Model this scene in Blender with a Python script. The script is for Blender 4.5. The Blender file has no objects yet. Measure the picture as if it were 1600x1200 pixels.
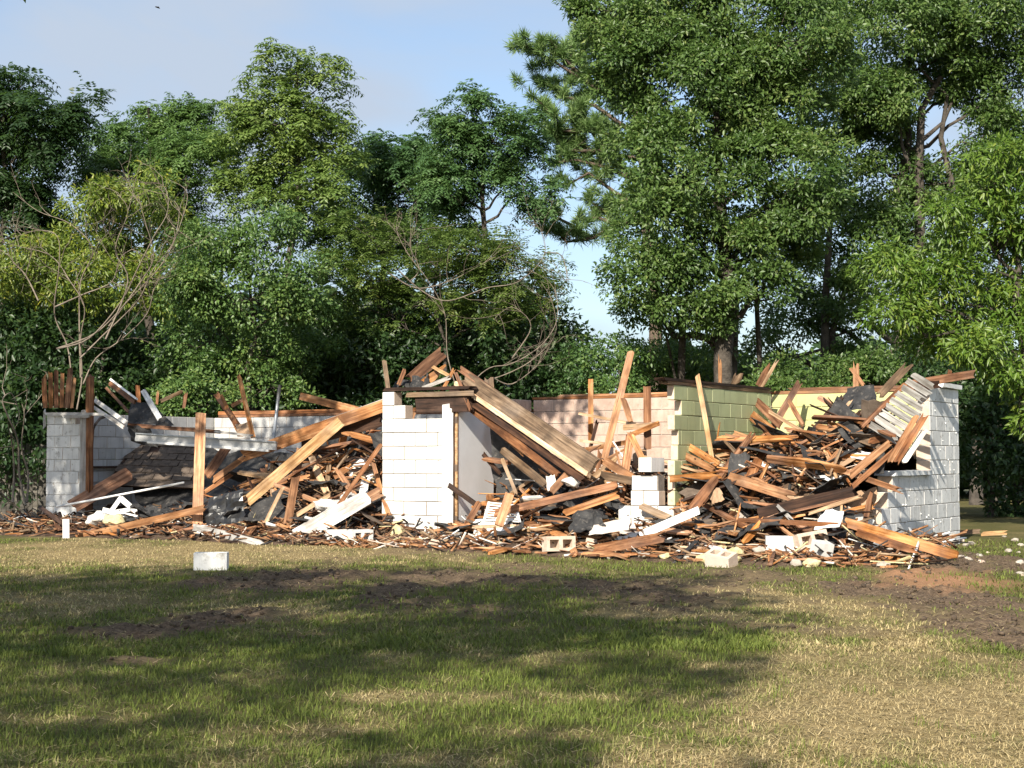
import bpy, math, random
import numpy as np
from mathutils import Vector, Matrix

# ------------------------------------------------------------------ camera, sky, sun, exposure
S = bpy.context.scene
COL = S.collection
EYE = 1.25
FPX = 2416.0                                   # focal length in pixels of the 1600-wide photograph
PITCH = math.atan(115.0 / FPX)
cam_d = bpy.data.cameras.new('camera')
cam_d.sensor_width = 36.0
cam_d.lens = FPX / 1600.0 * 36.0
cam_d.clip_start = 0.1
cam_d.clip_end = 3000.0
cam = bpy.data.objects.new('camera', cam_d)
COL.objects.link(cam)
cam.location = (0, 0, EYE)
cam.rotation_euler = (math.pi / 2 + PITCH, 0, 0)
S.camera = cam

SUN_H = Vector((0.345, 0.939, 0)).normalized()      # horizontal heading of the sunlight
SUN_EL = math.radians(33)
light_dir = Vector((SUN_H.x * math.cos(SUN_EL), SUN_H.y * math.cos(SUN_EL), -math.sin(SUN_EL)))
sun_d = bpy.data.lights.new('sun', 'SUN')
sun_d.energy = 3.5
sun_d.angle = math.radians(0.53)
sun_d.color = (1.0, 0.93, 0.80)
sun = bpy.data.objects.new('sun', sun_d)
COL.objects.link(sun)
sun.rotation_euler = light_dir.to_track_quat('-Z', 'Y').to_euler()
sun.location = (-20, -30, 30)

W = bpy.data.worlds.new('World')
S.world = W
W.use_nodes = True
wn = W.node_tree.nodes
wl = W.node_tree.links
wn.clear()
w_out = wn.new('ShaderNodeOutputWorld')
w_bg = wn.new('ShaderNodeBackground')
w_bg.inputs['Strength'].default_value = 0.07
w_sky = wn.new('ShaderNodeTexSky')
w_sky.sky_type = 'NISHITA'
w_sky.sun_disc = False
w_sky.sun_elevation = SUN_EL
w_sky.sun_rotation = math.atan2(-SUN_H.x, -SUN_H.y)
w_sky.air_density = 1.0
w_sky.dust_density = 1.2
w_sky.ozone_density = 1.6
w_tc = wn.new('ShaderNodeTexCoord')
w_map = wn.new('ShaderNodeMapping')
w_map.inputs['Scale'].default_value = (1.1, 1.1, 3.0)
w_map.inputs['Location'].default_value = (2.3, 1.7, 0.8)
w_noise = wn.new('ShaderNodeTexNoise')
w_noise.inputs['Scale'].default_value = 3.2
w_noise.inputs['Detail'].default_value = 6.0
w_noise.inputs['Roughness'].default_value = 0.5
w_noise.inputs['Distortion'].default_value = 0.4
w_ramp = wn.new('ShaderNodeMapRange')
w_ramp.inputs['From Min'].default_value = 0.43
w_ramp.inputs['From Max'].default_value = 0.63
w_ramp.inputs['To Min'].default_value = 0.22
w_ramp.inputs['To Max'].default_value = 0.95
w_mix = wn.new('ShaderNodeMix')
w_mix.data_type = 'RGBA'
w_mix.inputs['B'].default_value = (3.05, 3.55, 4.3, 1)
wl.new(w_tc.outputs['Generated'], w_map.inputs['Vector'])
wl.new(w_map.outputs['Vector'], w_noise.inputs['Vector'])
wl.new(w_noise.outputs['Fac'], w_ramp.inputs['Value'])
wl.new(w_ramp.outputs['Result'], w_mix.inputs['Factor'])
wl.new(w_sky.outputs['Color'], w_mix.inputs['A'])
wl.new(w_mix.outputs['Result'], w_bg.inputs['Color'])
wl.new(w_bg.outputs['Background'], w_out.inputs['Surface'])

S.view_settings.view_transform = 'Standard'
S.view_settings.look = 'None'
S.view_settings.exposure = 1.38
S.view_settings.gamma = 1.0
S.render.engine = 'CYCLES'
S.cycles.max_bounces = 6
S.cycles.transparent_max_bounces = 4
S.cycles.use_adaptive_sampling = True

# ------------------------------------------------------------------ surveying helpers
CP, SP = math.cos(PITCH), math.sin(PITCH)

def ray(x, y):
    cx, cy = (x - 800.0) / FPX, (600.0 - y) / FPX
    return Vector((cx, CP - cy * SP, SP + cy * CP))

FA, FB = 110.2 / FPX, 0.0285                    # plan line of the ruin's front: FA*Y + FB*X = 1
TH = math.atan2(FB, FA)
E = Vector((math.cos(TH), -math.sin(TH), 0))    # along the front, to the right
D = Vector((math.sin(TH), math.cos(TH), 0))     # into the building
UP = Vector((0, 0, 1))

def front(x):
    u = (x - 800.0) / FPX
    Y = 1.0 / (FA + FB * u)
    return Vector((u * Y, Y, 0))

L0 = front(73)
R0 = front(1357)

def at(x, y, q):
    """the point seen at pixel (x, y), q metres behind the line of the front wall"""
    r = ray(x, y)
    t = (q + L0.dot(D)) / r.dot(D)
    p = r * t
    return Vector((p.x, p.y, p.z + EYE))

def aty(x, y, Y):
    r = ray(x, y)
    p = r * (Y / r.y)
    return Vector((p.x, p.y, p.z + EYE))

def onground(x, y, z=0.0):
    r = ray(x, y)
    t = (z - EYE) / r.z
    return Vector((r.x * t, r.y * t, z))

def along(x, O, v):
    """distance along a plan line O + t v at which it is seen at image column x"""
    u = (x - 800.0) / FPX
    return (u * O.y - O.x) / (v.x - u * v.y)

def ab(a, q, z=0.0):
    return L0 + E * a + D * q + UP * z

def a_of(x):
    return (front(x) - L0).dot(E)

# ------------------------------------------------------------------ numpy noise
def _hash(ix, iy, seed):
    h = (ix.astype(np.int64) * 374761393 + iy.astype(np.int64) * 668265263 + seed * 1442695041) & 0x7fffffff
    h = ((h ^ (h >> 13)) * 1274126177) & 0x7fffffff
    return ((h ^ (h >> 16)) & 0xffff) / 65535.0

def vnoise(x, y, seed=0):
    x = np.asarray(x, float); y = np.asarray(y, float)
    ix, iy = np.floor(x), np.floor(y)
    fx, fy = x - ix, y - iy
    fx = fx * fx * (3 - 2 * fx); fy = fy * fy * (3 - 2 * fy)
    a = _hash(ix, iy, seed); b = _hash(ix + 1, iy, seed)
    c = _hash(ix, iy + 1, seed); d = _hash(ix + 1, iy + 1, seed)
    return (a * (1 - fx) + b * fx) * (1 - fy) + (c * (1 - fx) + d * fx) * fy

def fbm(x, y, seed=0, octv=4):
    s = 0; amp = 0.5; tot = 0
    for k in range(octv):
        s = s + amp * vnoise(x * 2 ** k, y * 2 ** k, seed + k * 17); tot += amp; amp *= 0.55
    return s / tot

# ------------------------------------------------------------------ object helpers
def tag(o, label=None, cat=None, group=None, kind=None):
    if label: o['label'] = label
    if cat: o['category'] = cat
    if group: o['group'] = group
    if kind: o['kind'] = kind
    return o

def link(name, me, parent=None):
    o = bpy.data.objects.new(name, me)
    COL.objects.link(o)
    if parent is not None:
        o.parent = parent
    return o

def empty(name, loc=(0, 0, 0)):
    o = bpy.data.objects.new(name, None)
    COL.objects.link(o)
    o.location = loc
    o.empty_display_size = 0.2
    return o

class MB:
    def __init__(self):
        self.v = []; self.f = []; self.m = []
    def quad_box(self, M, lx, ly, lz, mi=0):
        b = len(self.v)
        for z in lz:
            for y in ly:
                for x in lx:
                    self.v.append(tuple(M @ Vector((x, y, z))))
        for q in ((0, 2, 3, 1), (4, 5, 7, 6), (0, 1, 5, 4), (2, 6, 7, 3), (0, 4, 6, 2), (1, 3, 7, 5)):
            self.f.append(tuple(b + i for i in q)); self.m.append(mi)
    def tube(self, pts, rad, n=6, mi=0, cap=True):
        b = len(self.v)
        pts = [Vector(p) for p in pts]
        up0 = Vector((0.13, 0.31, 1)).normalized()
        for i, p in enumerate(pts):
            t = (pts[min(i + 1, len(pts) - 1)] - pts[max(i - 1, 0)])
            t = t.normalized() if t.length > 1e-6 else Vector((0, 0, 1))
            s = t.cross(up0)
            if s.length < 0.05: s = t.cross(Vector((1, 0, 0)))
            s.normalize(); u = s.cross(t)
            r = rad[i] if hasattr(rad, '__len__') else rad
            for k in range(n):
                an = 2 * math.pi * k / n
                self.v.append(tuple(p + s * (math.cos(an) * r) + u * (math.sin(an) * r)))
        for i in range(len(pts) - 1):
            for k in range(n):
                k2 = (k + 1) % n
                self.f.append((b + i * n + k, b + i * n + k2, b + (i + 1) * n + k2, b + (i + 1) * n + k)); self.m.append(mi)
        if cap:
            self.f.append(tuple(b + k for k in range(n))); self.m.append(mi)
            e = b + (len(pts) - 1) * n
            self.f.append(tuple(e + k for k in reversed(range(n)))); self.m.append(mi)
    def mesh(self, name, mats, smooth=False):
        me = bpy.data.meshes.new(name)
        me.from_pydata(self.v, [], self.f)
        for m in (mats if isinstance(mats, (list, tuple)) else [mats]):
            me.materials.append(m)
        if any(self.m):
            me.polygons.foreach_set('material_index', self.m)
        if smooth:
            me.polygons.foreach_set('use_smooth', [True] * len(me.polygons))
        me.update()
        return me
    def build(self, name, mats, parent=None, smooth=False):
        return link(name, self.mesh(name, mats, smooth), parent)

def np_mesh(name, V, F, mat, attrs=None, smooth=False):
    """fast mesh from arrays; F is (n,3) or (n,4)"""
    me = bpy.data.meshes.new(name)
    n, k = F.shape
    me.vertices.add(len(V)); me.loops.add(n * k); me.polygons.add(n)
    me.vertices.foreach_set('co', np.ascontiguousarray(V, np.float32).ravel())
    me.loops.foreach_set('vertex_index', np.ascontiguousarray(F, np.int32).ravel())
    me.polygons.foreach_set('loop_start', np.arange(0, n * k, k, dtype=np.int32))
    me.polygons.foreach_set('loop_total', np.full(n, k, np.int32))
    if smooth:
        me.polygons.foreach_set('use_smooth', np.ones(n, bool))
    for an, av in (attrs or {}).items():
        at_ = me.attributes.new(an, 'FLOAT', 'POINT')
        at_.data.foreach_set('value', np.ascontiguousarray(av, np.float32))
    me.update(calc_edges=True)
    me.validate()
    me.materials.append(mat)
    return me

# ------------------------------------------------------------------ materials
def newmat(name):
    m = bpy.data.materials.new(name)
    m.use_nodes = True
    nt = m.node_tree
    b = nt.nodes['Principled BSDF']
    return m, nt, b

def N(nt, typ, **kw):
    n = nt.nodes.new(typ)
    for k, v in kw.items():
        if k in n.inputs: n.inputs[k].default_value = v
        else: setattr(n, k, v)
    return n

def ramp(nt, fac, stops):
    r = nt.nodes.new('ShaderNodeValToRGB')
    el = r.color_ramp.elements
    while len(el) < len(stops): el.new(0.5)
    for e, (p, c) in zip(el, stops):
        e.position = p; e.color = (*c, 1)
    nt.links.new(fac, r.inputs['Fac'])
    return r.outputs['Color']

def mixc(nt, fac, a, b, blend='MIX'):
    n = nt.nodes.new('ShaderNodeMix'); n.data_type = 'RGBA'; n.blend_type = blend
    for s, val in (('Factor', fac), ('A', a), ('B', b)):
        if isinstance(val, (int, float)): n.inputs[s].default_value = val
        elif isinstance(val, tuple): n.inputs[s].default_value = (*val, 1)
        else: nt.links.new(val, n.inputs[s])
    return n.outputs['Result']

def bump(nt, b, h, strength, dist=0.01):
    n = nt.nodes.new('ShaderNodeBump')
    n.inputs['Strength'].default_value = strength
    n.inputs['Distance'].default_value = dist
    nt.links.new(h, n.inputs['Height'])
    nt.links.new(n.outputs['Normal'], b.inputs['Normal'])

def noise(nt, coord, scale, detail=4, rough=0.55, vscale=None):
    if vscale is not None:
        mp = nt.nodes.new('ShaderNodeMapping'); mp.inputs['Scale'].default_value = vscale
        nt.links.new(coord, mp.inputs['Vector']); coord = mp.outputs['Vector']
    n = nt.nodes.new('ShaderNodeTexNoise')
    n.inputs['Scale'].default_value = scale; n.inputs['Detail'].default_value = detail
    n.inputs['Roughness'].default_value = rough
    nt.links.new(coord, n.inputs['Vector'])
    return n.outputs['Fac']

def rand_shift(nt, amount=40.0):
    """object coordinates shifted by a per-object random offset"""
    tc = nt.nodes.new('ShaderNodeTexCoord'); oi = nt.nodes.new('ShaderNodeObjectInfo')
    mul = N(nt, 'ShaderNodeMath', operation='MULTIPLY'); mul.inputs[1].default_value = amount
    nt.links.new(oi.outputs['Random'], mul.inputs[0])
    add = N(nt, 'ShaderNodeVectorMath', operation='ADD')
    nt.links.new(tc.outputs['Object'], add.inputs[0]); nt.links.new(mul.outputs[0], add.inputs[1])
    return add.outputs[0], oi.outputs['Random']

def wood(name, dark, mid, light, rough=0.75, grey=0.0):
    m, nt, b = newmat(name)
    co, rnd = rand_shift(nt)
    g = noise(nt, co, 1.0, 5, 0.6, (1.6, 26, 26))
    col = ramp(nt, g, [(0.33, dark), (0.5, mid), (0.67, light)])
    ck = noise(nt, co, 1.0, 3, 0.5, (2.2, 70, 70))
    col = mixc(nt, ramp(nt, ck, [(0.60, (0, 0, 0)), (0.68, (0.8, 0.8, 0.8))]), col, tuple(c * 0.5 for c in dark))
    wt = noise(nt, co, 1.3, 3, 0.6)
    col = mixc(nt, ramp(nt, wt, [(0.5, (0, 0, 0)), (0.75, (0.5, 0.5, 0.5))]), col, tuple(.3 * c + .7 * sum(mid) / 3 for c in mid))
    st = noise(nt, co, 2.3, 4, 0.6)
    col = mixc(nt, ramp(nt, st, [(0.42, (0, 0, 0)), (0.68, (0.75, 0.75, 0.75))]), col, tuple(c * 0.45 for c in dark))
    hs = N(nt, 'ShaderNodeHueSaturation')
    mr = N(nt, 'ShaderNodeMapRange'); mr.inputs['To Min'].default_value = 0.62; mr.inputs['To Max'].default_value = 1.25
    nt.links.new(rnd, mr.inputs['Value']); nt.links.new(mr.outputs['Result'], hs.inputs['Value'])
    sat = N(nt, 'ShaderNodeMath', operation='MULTIPLY_ADD'); sat.inputs[1].default_value = 7.13; sat.inputs[2].default_value = 0.0
    nt.links.new(rnd, sat.inputs[0])
    fr = N(nt, 'ShaderNodeMath', operation='FRACT'); nt.links.new(sat.outputs[0], fr.inputs[0])
    ms = N(nt, 'ShaderNodeMapRange'); ms.inputs['To Min'].default_value = 0.92 - grey; ms.inputs['To Max'].default_value = 1.15 - grey
    nt.links.new(fr.outputs[0], ms.inputs['Value']); nt.links.new(ms.outputs['Result'], hs.inputs['Saturation'])
    nt.links.new(col, hs.inputs['Color'])
    nt.links.new(hs.outputs['Color'], b.inputs['Base Color'])
    b.inputs['Roughness'].default_value = rough
    b.inputs['Specular IOR Level'].default_value = 0.25
    bump(nt, b, g, 0.35, 0.006)
    return m

def plain(name, c1, c2, scale=6.0, rough=0.8, bumps=0.3, bscale=40.0, bdist=0.006, spots=None, spec=0.3, worn=None):
    m, nt, b = newmat(name)
    co, rnd = rand_shift(nt)
    n1 = noise(nt, co, scale, 5, 0.6)
    col = ramp(nt, n1, [(0.3, c1), (0.7, c2)])
    if spots:
        n3 = noise(nt, co, scale * 2.7, 6, 0.65)
        col = mixc(nt, ramp(nt, n3, [(0.56, (0, 0, 0)), (0.70, (1, 1, 1))]), col, spots)
    if worn:
        # rain streaks, chips down to the concrete, and no two blocks quite alike
        sk = noise(nt, co, 2.0, 5, .65, (7, 7, .8))
        col = mixc(nt, ramp(nt, sk, [(.52, (0, 0, 0)), (.78, (.45, .45, .45))]), col, tuple(c * .55 for c in worn))
        cp = noise(nt, co, 11, 5, .7)
        col = mixc(nt, ramp(nt, cp, [(.655, (0, 0, 0)), (.675, (1, 1, 1))]), col, worn)
        hs = N(nt, 'ShaderNodeHueSaturation'); mr = N(nt, 'ShaderNodeMapRange'); mr.inputs['To Min'].default_value = .84; mr.inputs['To Max'].default_value = 1.06
        nt.links.new(rnd, mr.inputs['Value']); nt.links.new(mr.outputs['Result'], hs.inputs['Value']); nt.links.new(col, hs.inputs['Color']); col = hs.outputs['Color']
    nt.links.new(col, b.inputs['Base Color'])
    b.inputs['Roughness'].default_value = rough
    b.inputs['Specular IOR Level'].default_value = spec
    n2 = noise(nt, co, bscale, 4, 0.6)
    bump(nt, b, n2, bumps, bdist)
    return m

M = {}
M['orange'] = wood('split_pine', (0.20, 0.082, 0.033), (0.45, 0.215, 0.096), (0.63, 0.36, 0.19))
M['brown'] = wood('old_brown_timber', (0.095, 0.038, 0.018), (0.26, 0.118, 0.058), (0.41, 0.22, 0.12))
M['dark'] = wood('dark_timber', (0.018, 0.010, 0.007), (0.055, 0.027, 0.017), (0.11, 0.06, 0.038))
M['pale'] = wood('pale_pine', (0.27, 0.155, 0.08), (0.50, 0.325, 0.185), (0.66, 0.47, 0.30))
M['grey'] = wood('weathered_grey_timber', (0.075, 0.048, 0.030), (0.19, 0.125, 0.078), (0.31, 0.22, 0.145))
M['whitewood'] = wood('flaking_white_board', (0.40, 0.35, 0.30), (0.66, 0.63, 0.59), (0.78, 0.77, 0.74), grey=0.1)
M['oldwhite'] = wood('weathered_white_board', (0.22, 0.19, 0.16), (0.44, 0.42, 0.385), (0.62, 0.60, 0.57), grey=0.15)
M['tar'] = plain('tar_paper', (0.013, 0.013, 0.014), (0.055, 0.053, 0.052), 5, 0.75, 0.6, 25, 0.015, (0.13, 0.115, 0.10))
M['plastic'] = plain('black_plastic', (0.010, 0.010, 0.011), (0.025, 0.025, 0.026), 5, 0.3, 0.15, 9, 0.02, spec=0.5)
M['shingle'] = plain('asphalt_shingle', (0.075, 0.055, 0.042), (0.17, 0.13, 0.10), 9, 0.95, 0.6, 180, 0.004)
M['drywall'] = plain('plasterboard', (0.52, 0.43, 0.36), (0.68, 0.61, 0.54), 4, 0.9, 0.2, 60, 0.003)
M['whitesheet'] = plain('white_sheet', (0.62, 0.62, 0.60), (0.78, 0.78, 0.76), 4, 0.7, 0.2, 60, 0.003, (0.34, 0.31, 0.28))
M['insul'] = plain('yellow_insulation', (0.48, 0.40, 0.20), (0.66, 0.58, 0.36), 14, 1.0, 1.0, 60, 0.02)
M['fleece'] = plain('white_batting', (0.55, 0.52, 0.47), (0.72, 0.70, 0.66), 10, 1.0, 1.0, 40, 0.02)
M['raw'] = plain('raw_concrete', (0.47, 0.36, 0.28), (0.62, 0.50, 0.40), 9, 0.95, 0.7, 120, 0.004, (0.38, 0.28, 0.21))
M['mortar'] = plain('mortar', (0.36, 0.32, 0.28), (0.50, 0.45, 0.40), 12, 0.95, 0.5, 90, 0.004)
M['jointdark'] = plain('dark_joint', (0.15, 0.13, 0.11), (0.26, 0.23, 0.20), 12, 0.95, 0.5, 90, 0.004)
M['white'] = plain('white_painted_block', (0.60, 0.585, 0.555), (0.72, 0.71, 0.69), 5, 0.75, 0.55, 130, 0.003, (0.62, 0.585, 0.53), worn=(0.50, 0.44, 0.37))
M['greywhite'] = plain('dirty_white_block', (0.62, 0.615, 0.60), (0.77, 0.765, 0.745), 3.5, 0.8, 0.6, 130, 0.003, (0.33, 0.31, 0.275), worn=(0.36, 0.33, 0.28))
M['green'] = plain('green_painted_block', (0.35, 0.385, 0.205), (0.42, 0.45, 0.25), 3, 0.75, 0.5, 120, 0.003, worn=(0.40, 0.37, 0.25))
M['yellow'] = plain('yellow_painted_block', (0.50, 0.50, 0.22), (0.59, 0.575, 0.28), 3, 0.75, 0.4, 120, 0.003, worn=(0.46, 0.42, 0.25))
M['pink'] = plain('pinkish_block', (0.40, 0.285, 0.225), (0.55, 0.41, 0.335), 6, 0.9, 0.6, 120, 0.004, (0.34, 0.235, 0.18), worn=(0.36, 0.27, 0.21))
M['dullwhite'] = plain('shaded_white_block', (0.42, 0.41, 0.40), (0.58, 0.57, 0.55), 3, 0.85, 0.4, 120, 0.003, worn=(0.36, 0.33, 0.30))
M['metal'] = plain('galvanised_metal', (0.30, 0.31, 0.32), (0.46, 0.47, 0.48), 7, 0.42, 0.15, 40, 0.003)
M['metal'].node_tree.nodes['Principled BSDF'].inputs['Metallic'].default_value = 0.7
M['rust'] = plain('rusty_track', (0.06, 0.045, 0.035), (0.14, 0.10, 0.075), 10, 0.6, 0.3, 60, 0.003)
M['trimwhite'] = plain('white_paint', (0.66, 0.65, 0.62), (0.80, 0.79, 0.77), 3, 0.55, 0.1, 60, 0.002)
M['doorgrey'] = plain('door_paint', (0.70, 0.68, 0.665), (0.79, 0.775, 0.76), 2.5, 0.6, 0.1, 30, 0.003)
M['panelgrey'] = plain('garage_panel', (0.34, 0.34, 0.34), (0.50, 0.50, 0.49), 3, 0.5, 0.1, 30, 0.003)
M['stone'] = plain('concrete_chunk', (0.26, 0.225, 0.185), (0.46, 0.41, 0.35), 12, 0.95, 0.7, 70, 0.006)
M['fence'] = wood('old_fence_timber', (0.045, 0.04, 0.034), (0.10, 0.09, 0.075), (0.16, 0.145, 0.125))
M['cardboard'] = plain('brown_cardboard', (0.30, 0.19, 0.115), (0.42, 0.28, 0.175), 5, 0.9, 0.3, 40, 0.004)
M['greenplastic'] = plain('green_plastic', (0.05, 0.35, 0.06), (0.08, 0.45, 0.09), 5, 0.4, 0.1)
M['dirtshade'] = plain('dirt_and_gap_shade', (0.035, 0.022, 0.015), (0.13, 0.085, 0.055), 7, 1.0, 0.9, 30, 0.03, (0.22, 0.15, 0.10))  # dark tone also stands for the shadows between the debris

def leafmat(name, dark, light, hue2, trans=0.36, rough=0.42):
    m, nt, b = newmat(name)
    a = N(nt, 'ShaderNodeAttribute', attribute_name='tone')
    col = ramp(nt, a.outputs['Fac'], [(0.0, dark), (0.62, light), (1.0, hue2)])
    col = mixc(nt, 1.0, col, (1.2, 1.2, 1.2), 'MULTIPLY')
    nt.links.new(col, b.inputs['Base Color'])
    b.inputs['Roughness'].default_value = rough
    b.inputs['Specular IOR Level'].default_value = 0.45
    tr = N(nt, 'ShaderNodeBsdfTranslucent')
    tcol = mixc(nt, 0.5, col, (0.15, 0.27, 0.05))
    nt.links.new(tcol, tr.inputs['Color'])
    mx = N(nt, 'ShaderNodeMixShader'); mx.inputs['Fac'].default_value = trans
    nt.links.new(b.outputs['BSDF'], mx.inputs[1]); nt.links.new(tr.outputs['BSDF'], mx.inputs[2])
    nt.links.new(mx.outputs['Shader'], nt.nodes['Material Output'].inputs['Surface'])
    return m

LM = {
    'oak': leafmat('oak_leaf', (0.040, 0.080, 0.019), (0.098, 0.158, 0.038), (0.175, 0.21, 0.065)),
    'dark': leafmat('dark_leaf', (0.013, 0.032, 0.011), (0.032, 0.064, 0.020), (0.065, 0.10, 0.03)),  # leaf green kept low to carry the shade under the trees
    'mid': leafmat('mid_leaf', (0.045, 0.095, 0.026), (0.105, 0.175, 0.045), (0.18, 0.23, 0.06)),
    'light': leafmat('light_leaf', (0.080, 0.135, 0.028), (0.165, 0.225, 0.055), (0.26, 0.28, 0.075)),
    'lime': leafmat('lime_leaf', (0.055, 0.112, 0.012), (0.110, 0.172, 0.022), (0.20, 0.235, 0.04)),
    'yellow': leafmat('yellowgreen_leaf', (0.075, 0.125, 0.018), (0.16, 0.20, 0.026), (0.30, 0.28, 0.03)),
    'pine': leafmat('pine_needle', (0.085, 0.155, 0.045), (0.165, 0.255, 0.085), (0.24, 0.32, 0.12), 0.4, 0.5),
    'fern': leafmat('pinnate_leaf', (0.035, 0.082, 0.028), (0.082, 0.150, 0.048), (0.14, 0.20, 0.06)),
    'mimosa': leafmat('mimosa_leaf', (0.050, 0.092, 0.018), (0.11, 0.155, 0.034), (0.20, 0.18, 0.055)),
}
M['bark'] = plain('grey_bark', (0.035, 0.029, 0.024), (0.11, 0.092, 0.075), 6, 0.95, 1.0, 22, 0.03)
M['pinebark'] = plain('pine_bark', (0.06, 0.045, 0.035), (0.17, 0.125, 0.095), 5, 0.95, 1.0, 16, 0.04)
M['deadwood'] = plain('dry_branch', (0.12, 0.095, 0.075), (0.25, 0.205, 0.16), 6, 0.9, 0.5, 30, 0.01)

# ------------------------------------------------------------------ ground, lawn, grass
def gell(cx, cy, rx, ry, amp=1.0):
    c = onground(cx, cy)
    y0, y1 = onground(cx, cy + ry).y, onground(cx, cy - ry).y
    return (c.x, (y0 + y1) / 2, rx * c.y / FPX, (y1 - y0) / 2, amp)

MUD = [gell(455, 906, 150, 16), gell(612, 930, 42, 24, 1.2), gell(240, 982, 130, 10), gell(330, 965, 100, 12), gell(310, 914, 28, 7),
       gell(700, 905, 150, 16, .9), gell(660, 945, 90, 12, .7), gell(1000, 930, 130, 20, .9), gell(840, 890, 100, 10, .7), gell(520, 880, 60, 6, .5),
       gell(220, 1027, 60, 6, .7), gell(490, 995, 90, 8, .6), gell(1180, 905, 120, 18, .7), gell(1290, 985, 90, 16, .6), gell(1170, 975, 120, 14, .5),
       gell(760, 960, 90, 14, .6), gell(1390, 925, 150, 24, 1.0), gell(1500, 950, 130, 34, 1.0), gell(1570, 1000, 90, 40, 1.0), gell(1480, 885, 160, 18, 1.0),
       gell(1590, 890, 90, 24, .9), gell(800, 865, 250, 8, .6), gell(1250, 880, 200, 10, .8)]
RED = [gell(1480, 908, 95, 15, 1.0), gell(1420, 915, 60, 8, .8)]
DRY_SUNLIT = [gell(1400, 1120, 330, 80, 1.0), gell(1150, 1190, 420, 40, .8), gell(1300, 960, 200, 60, .8), gell(300, 868, 460, 26, 1.05), gell(1000, 960, 90, 10, .8),  # dry straw, plus the sunlit band along the rubble painted straw-bright
       gell(860, 1088, 150, 10, .7), gell(620, 1085, 100, 8, .6), gell(150, 935, 180, 22, .55), gell(1000, 1060, 80, 10, .4), gell(330, 1190, 130, 22, .5),  # leading strips paint sun dapples in straw colour
       gell(640, 1185, 120, 18, .5), gell(840, 1140, 120, 10, .6), gell(1320, 1060, 260, 40, .9), gell(700, 862, 240, 18, .7), gell(1560, 1060, 200, 70, .9),
       gell(420, 955, 120, 14, .4), gell(860, 1030, 120, 8, .4), gell(100, 1120, 120, 12, .4), gell(480, 1130, 160, 8, .35)]
GREENP = [gell(1040, 1040, 180, 40, .6), gell(900, 1110, 200, 20, .4), gell(1480, 1045, 120, 12, .5), gell(200, 880, 200, 6, .35), gell(820, 870, 60, 8, .6)]

def field(els, X, Y, wob):
    m = np.zeros_like(X)
    for cx, cy, rx, ry, amp in els:
        r = np.sqrt(((X - cx) / rx) ** 2 + ((Y - cy) / ry) ** 2)
        m = np.maximum(m, amp * np.clip(1.45 - r + wob, 0, 1))
    return m

def masks(X, Y):
    wob = (fbm(X * 1.9, Y * 1.1, 5) - 0.5) * 2.0
    wob2 = (fbm(X * 5.5, Y * 3.3, 9) - 0.5) * 1.6
    mud = np.clip(field(MUD, X, Y, wob * 0.9 + wob2 * 0.55) * 1.35 - 0.25, 0, 1)
    red = field(RED, X, Y, wob * 0.5 + wob2 * 0.6)
    dry = field(DRY_SUNLIT, X, Y, wob * 0.8 + wob2 * 0.5)
    gr = field(GREENP, X, Y, wob)
    dry = np.clip(dry * 0.85 - gr * 0.6 + (fbm(X * 2.6, Y * 1.7, 31) - 0.5) * 1.1 + 0.08, 0, 1)
    return mud, red, dry

def relief(X, Y):
    return (fbm(X * .35, Y * .35, 3) - .5) * 0.10 + (fbm(X * 3, Y * 3, 13) - .5) * 0.025

def ground_z(X, Y):
    X = np.asarray(X, float); Y = np.asarray(Y, float)
    mud, red, dry = masks(X, Y)
    clod = (fbm(X * 6, Y * 6, 21) - .42) * 0.16 + (fbm(X * 17, Y * 17, 22) - .5) * 0.06
    return relief(X, Y) + mud * np.maximum(clod, -0.02)

def drop(p, dz=0.0):
    q = (Vector((p.x, p.y, 0)) - L0)
    return Vector((p.x, p.y, gz(p.x, p.y) + heap1(q.dot(E), q.dot(D)) + dz))

def gz(x, y):
    return float(relief(np.array([x], float), np.array([y], float))[0])

m_lawn, nt, b = newmat('lawn_soil')
aM = N(nt, 'ShaderNodeAttribute', attribute_name='mud'); aR = N(nt, 'ShaderNodeAttribute', attribute_name='red'); aD = N(nt, 'ShaderNodeAttribute', attribute_name='dry')
tc = N(nt, 'ShaderNodeTexCoord')
n1 = noise(nt, tc.outputs['Object'], 30, 6, .65); n2 = noise(nt, tc.outputs['Object'], 5, 4)
turf = mixc(nt, aD.outputs['Fac'], (0.085, 0.090, 0.028), (0.36, 0.27, 0.135))
turf = mixc(nt, ramp(nt, n1, [(.35, (0, 0, 0)), (.7, (1, 1, 1))]), turf, (0.10, 0.078, 0.036))
soil = ramp(nt, n1, [(.3, (0.060, 0.041, 0.027)), (.7, (0.20, 0.142, 0.095))])
c = mixc(nt, aM.outputs['Fac'], turf, soil)
c = mixc(nt, aR.outputs['Fac'], c, mixc(nt, n2, (0.36, 0.19, 0.10), (0.27, 0.15, 0.085)))
nt.links.new(c, b.inputs['Base Color']); b.inputs['Roughness'].default_value = 1.0; b.inputs['Specular IOR Level'].default_value = 0.1
bump(nt, b, n1, 0.8, 0.03)

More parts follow.
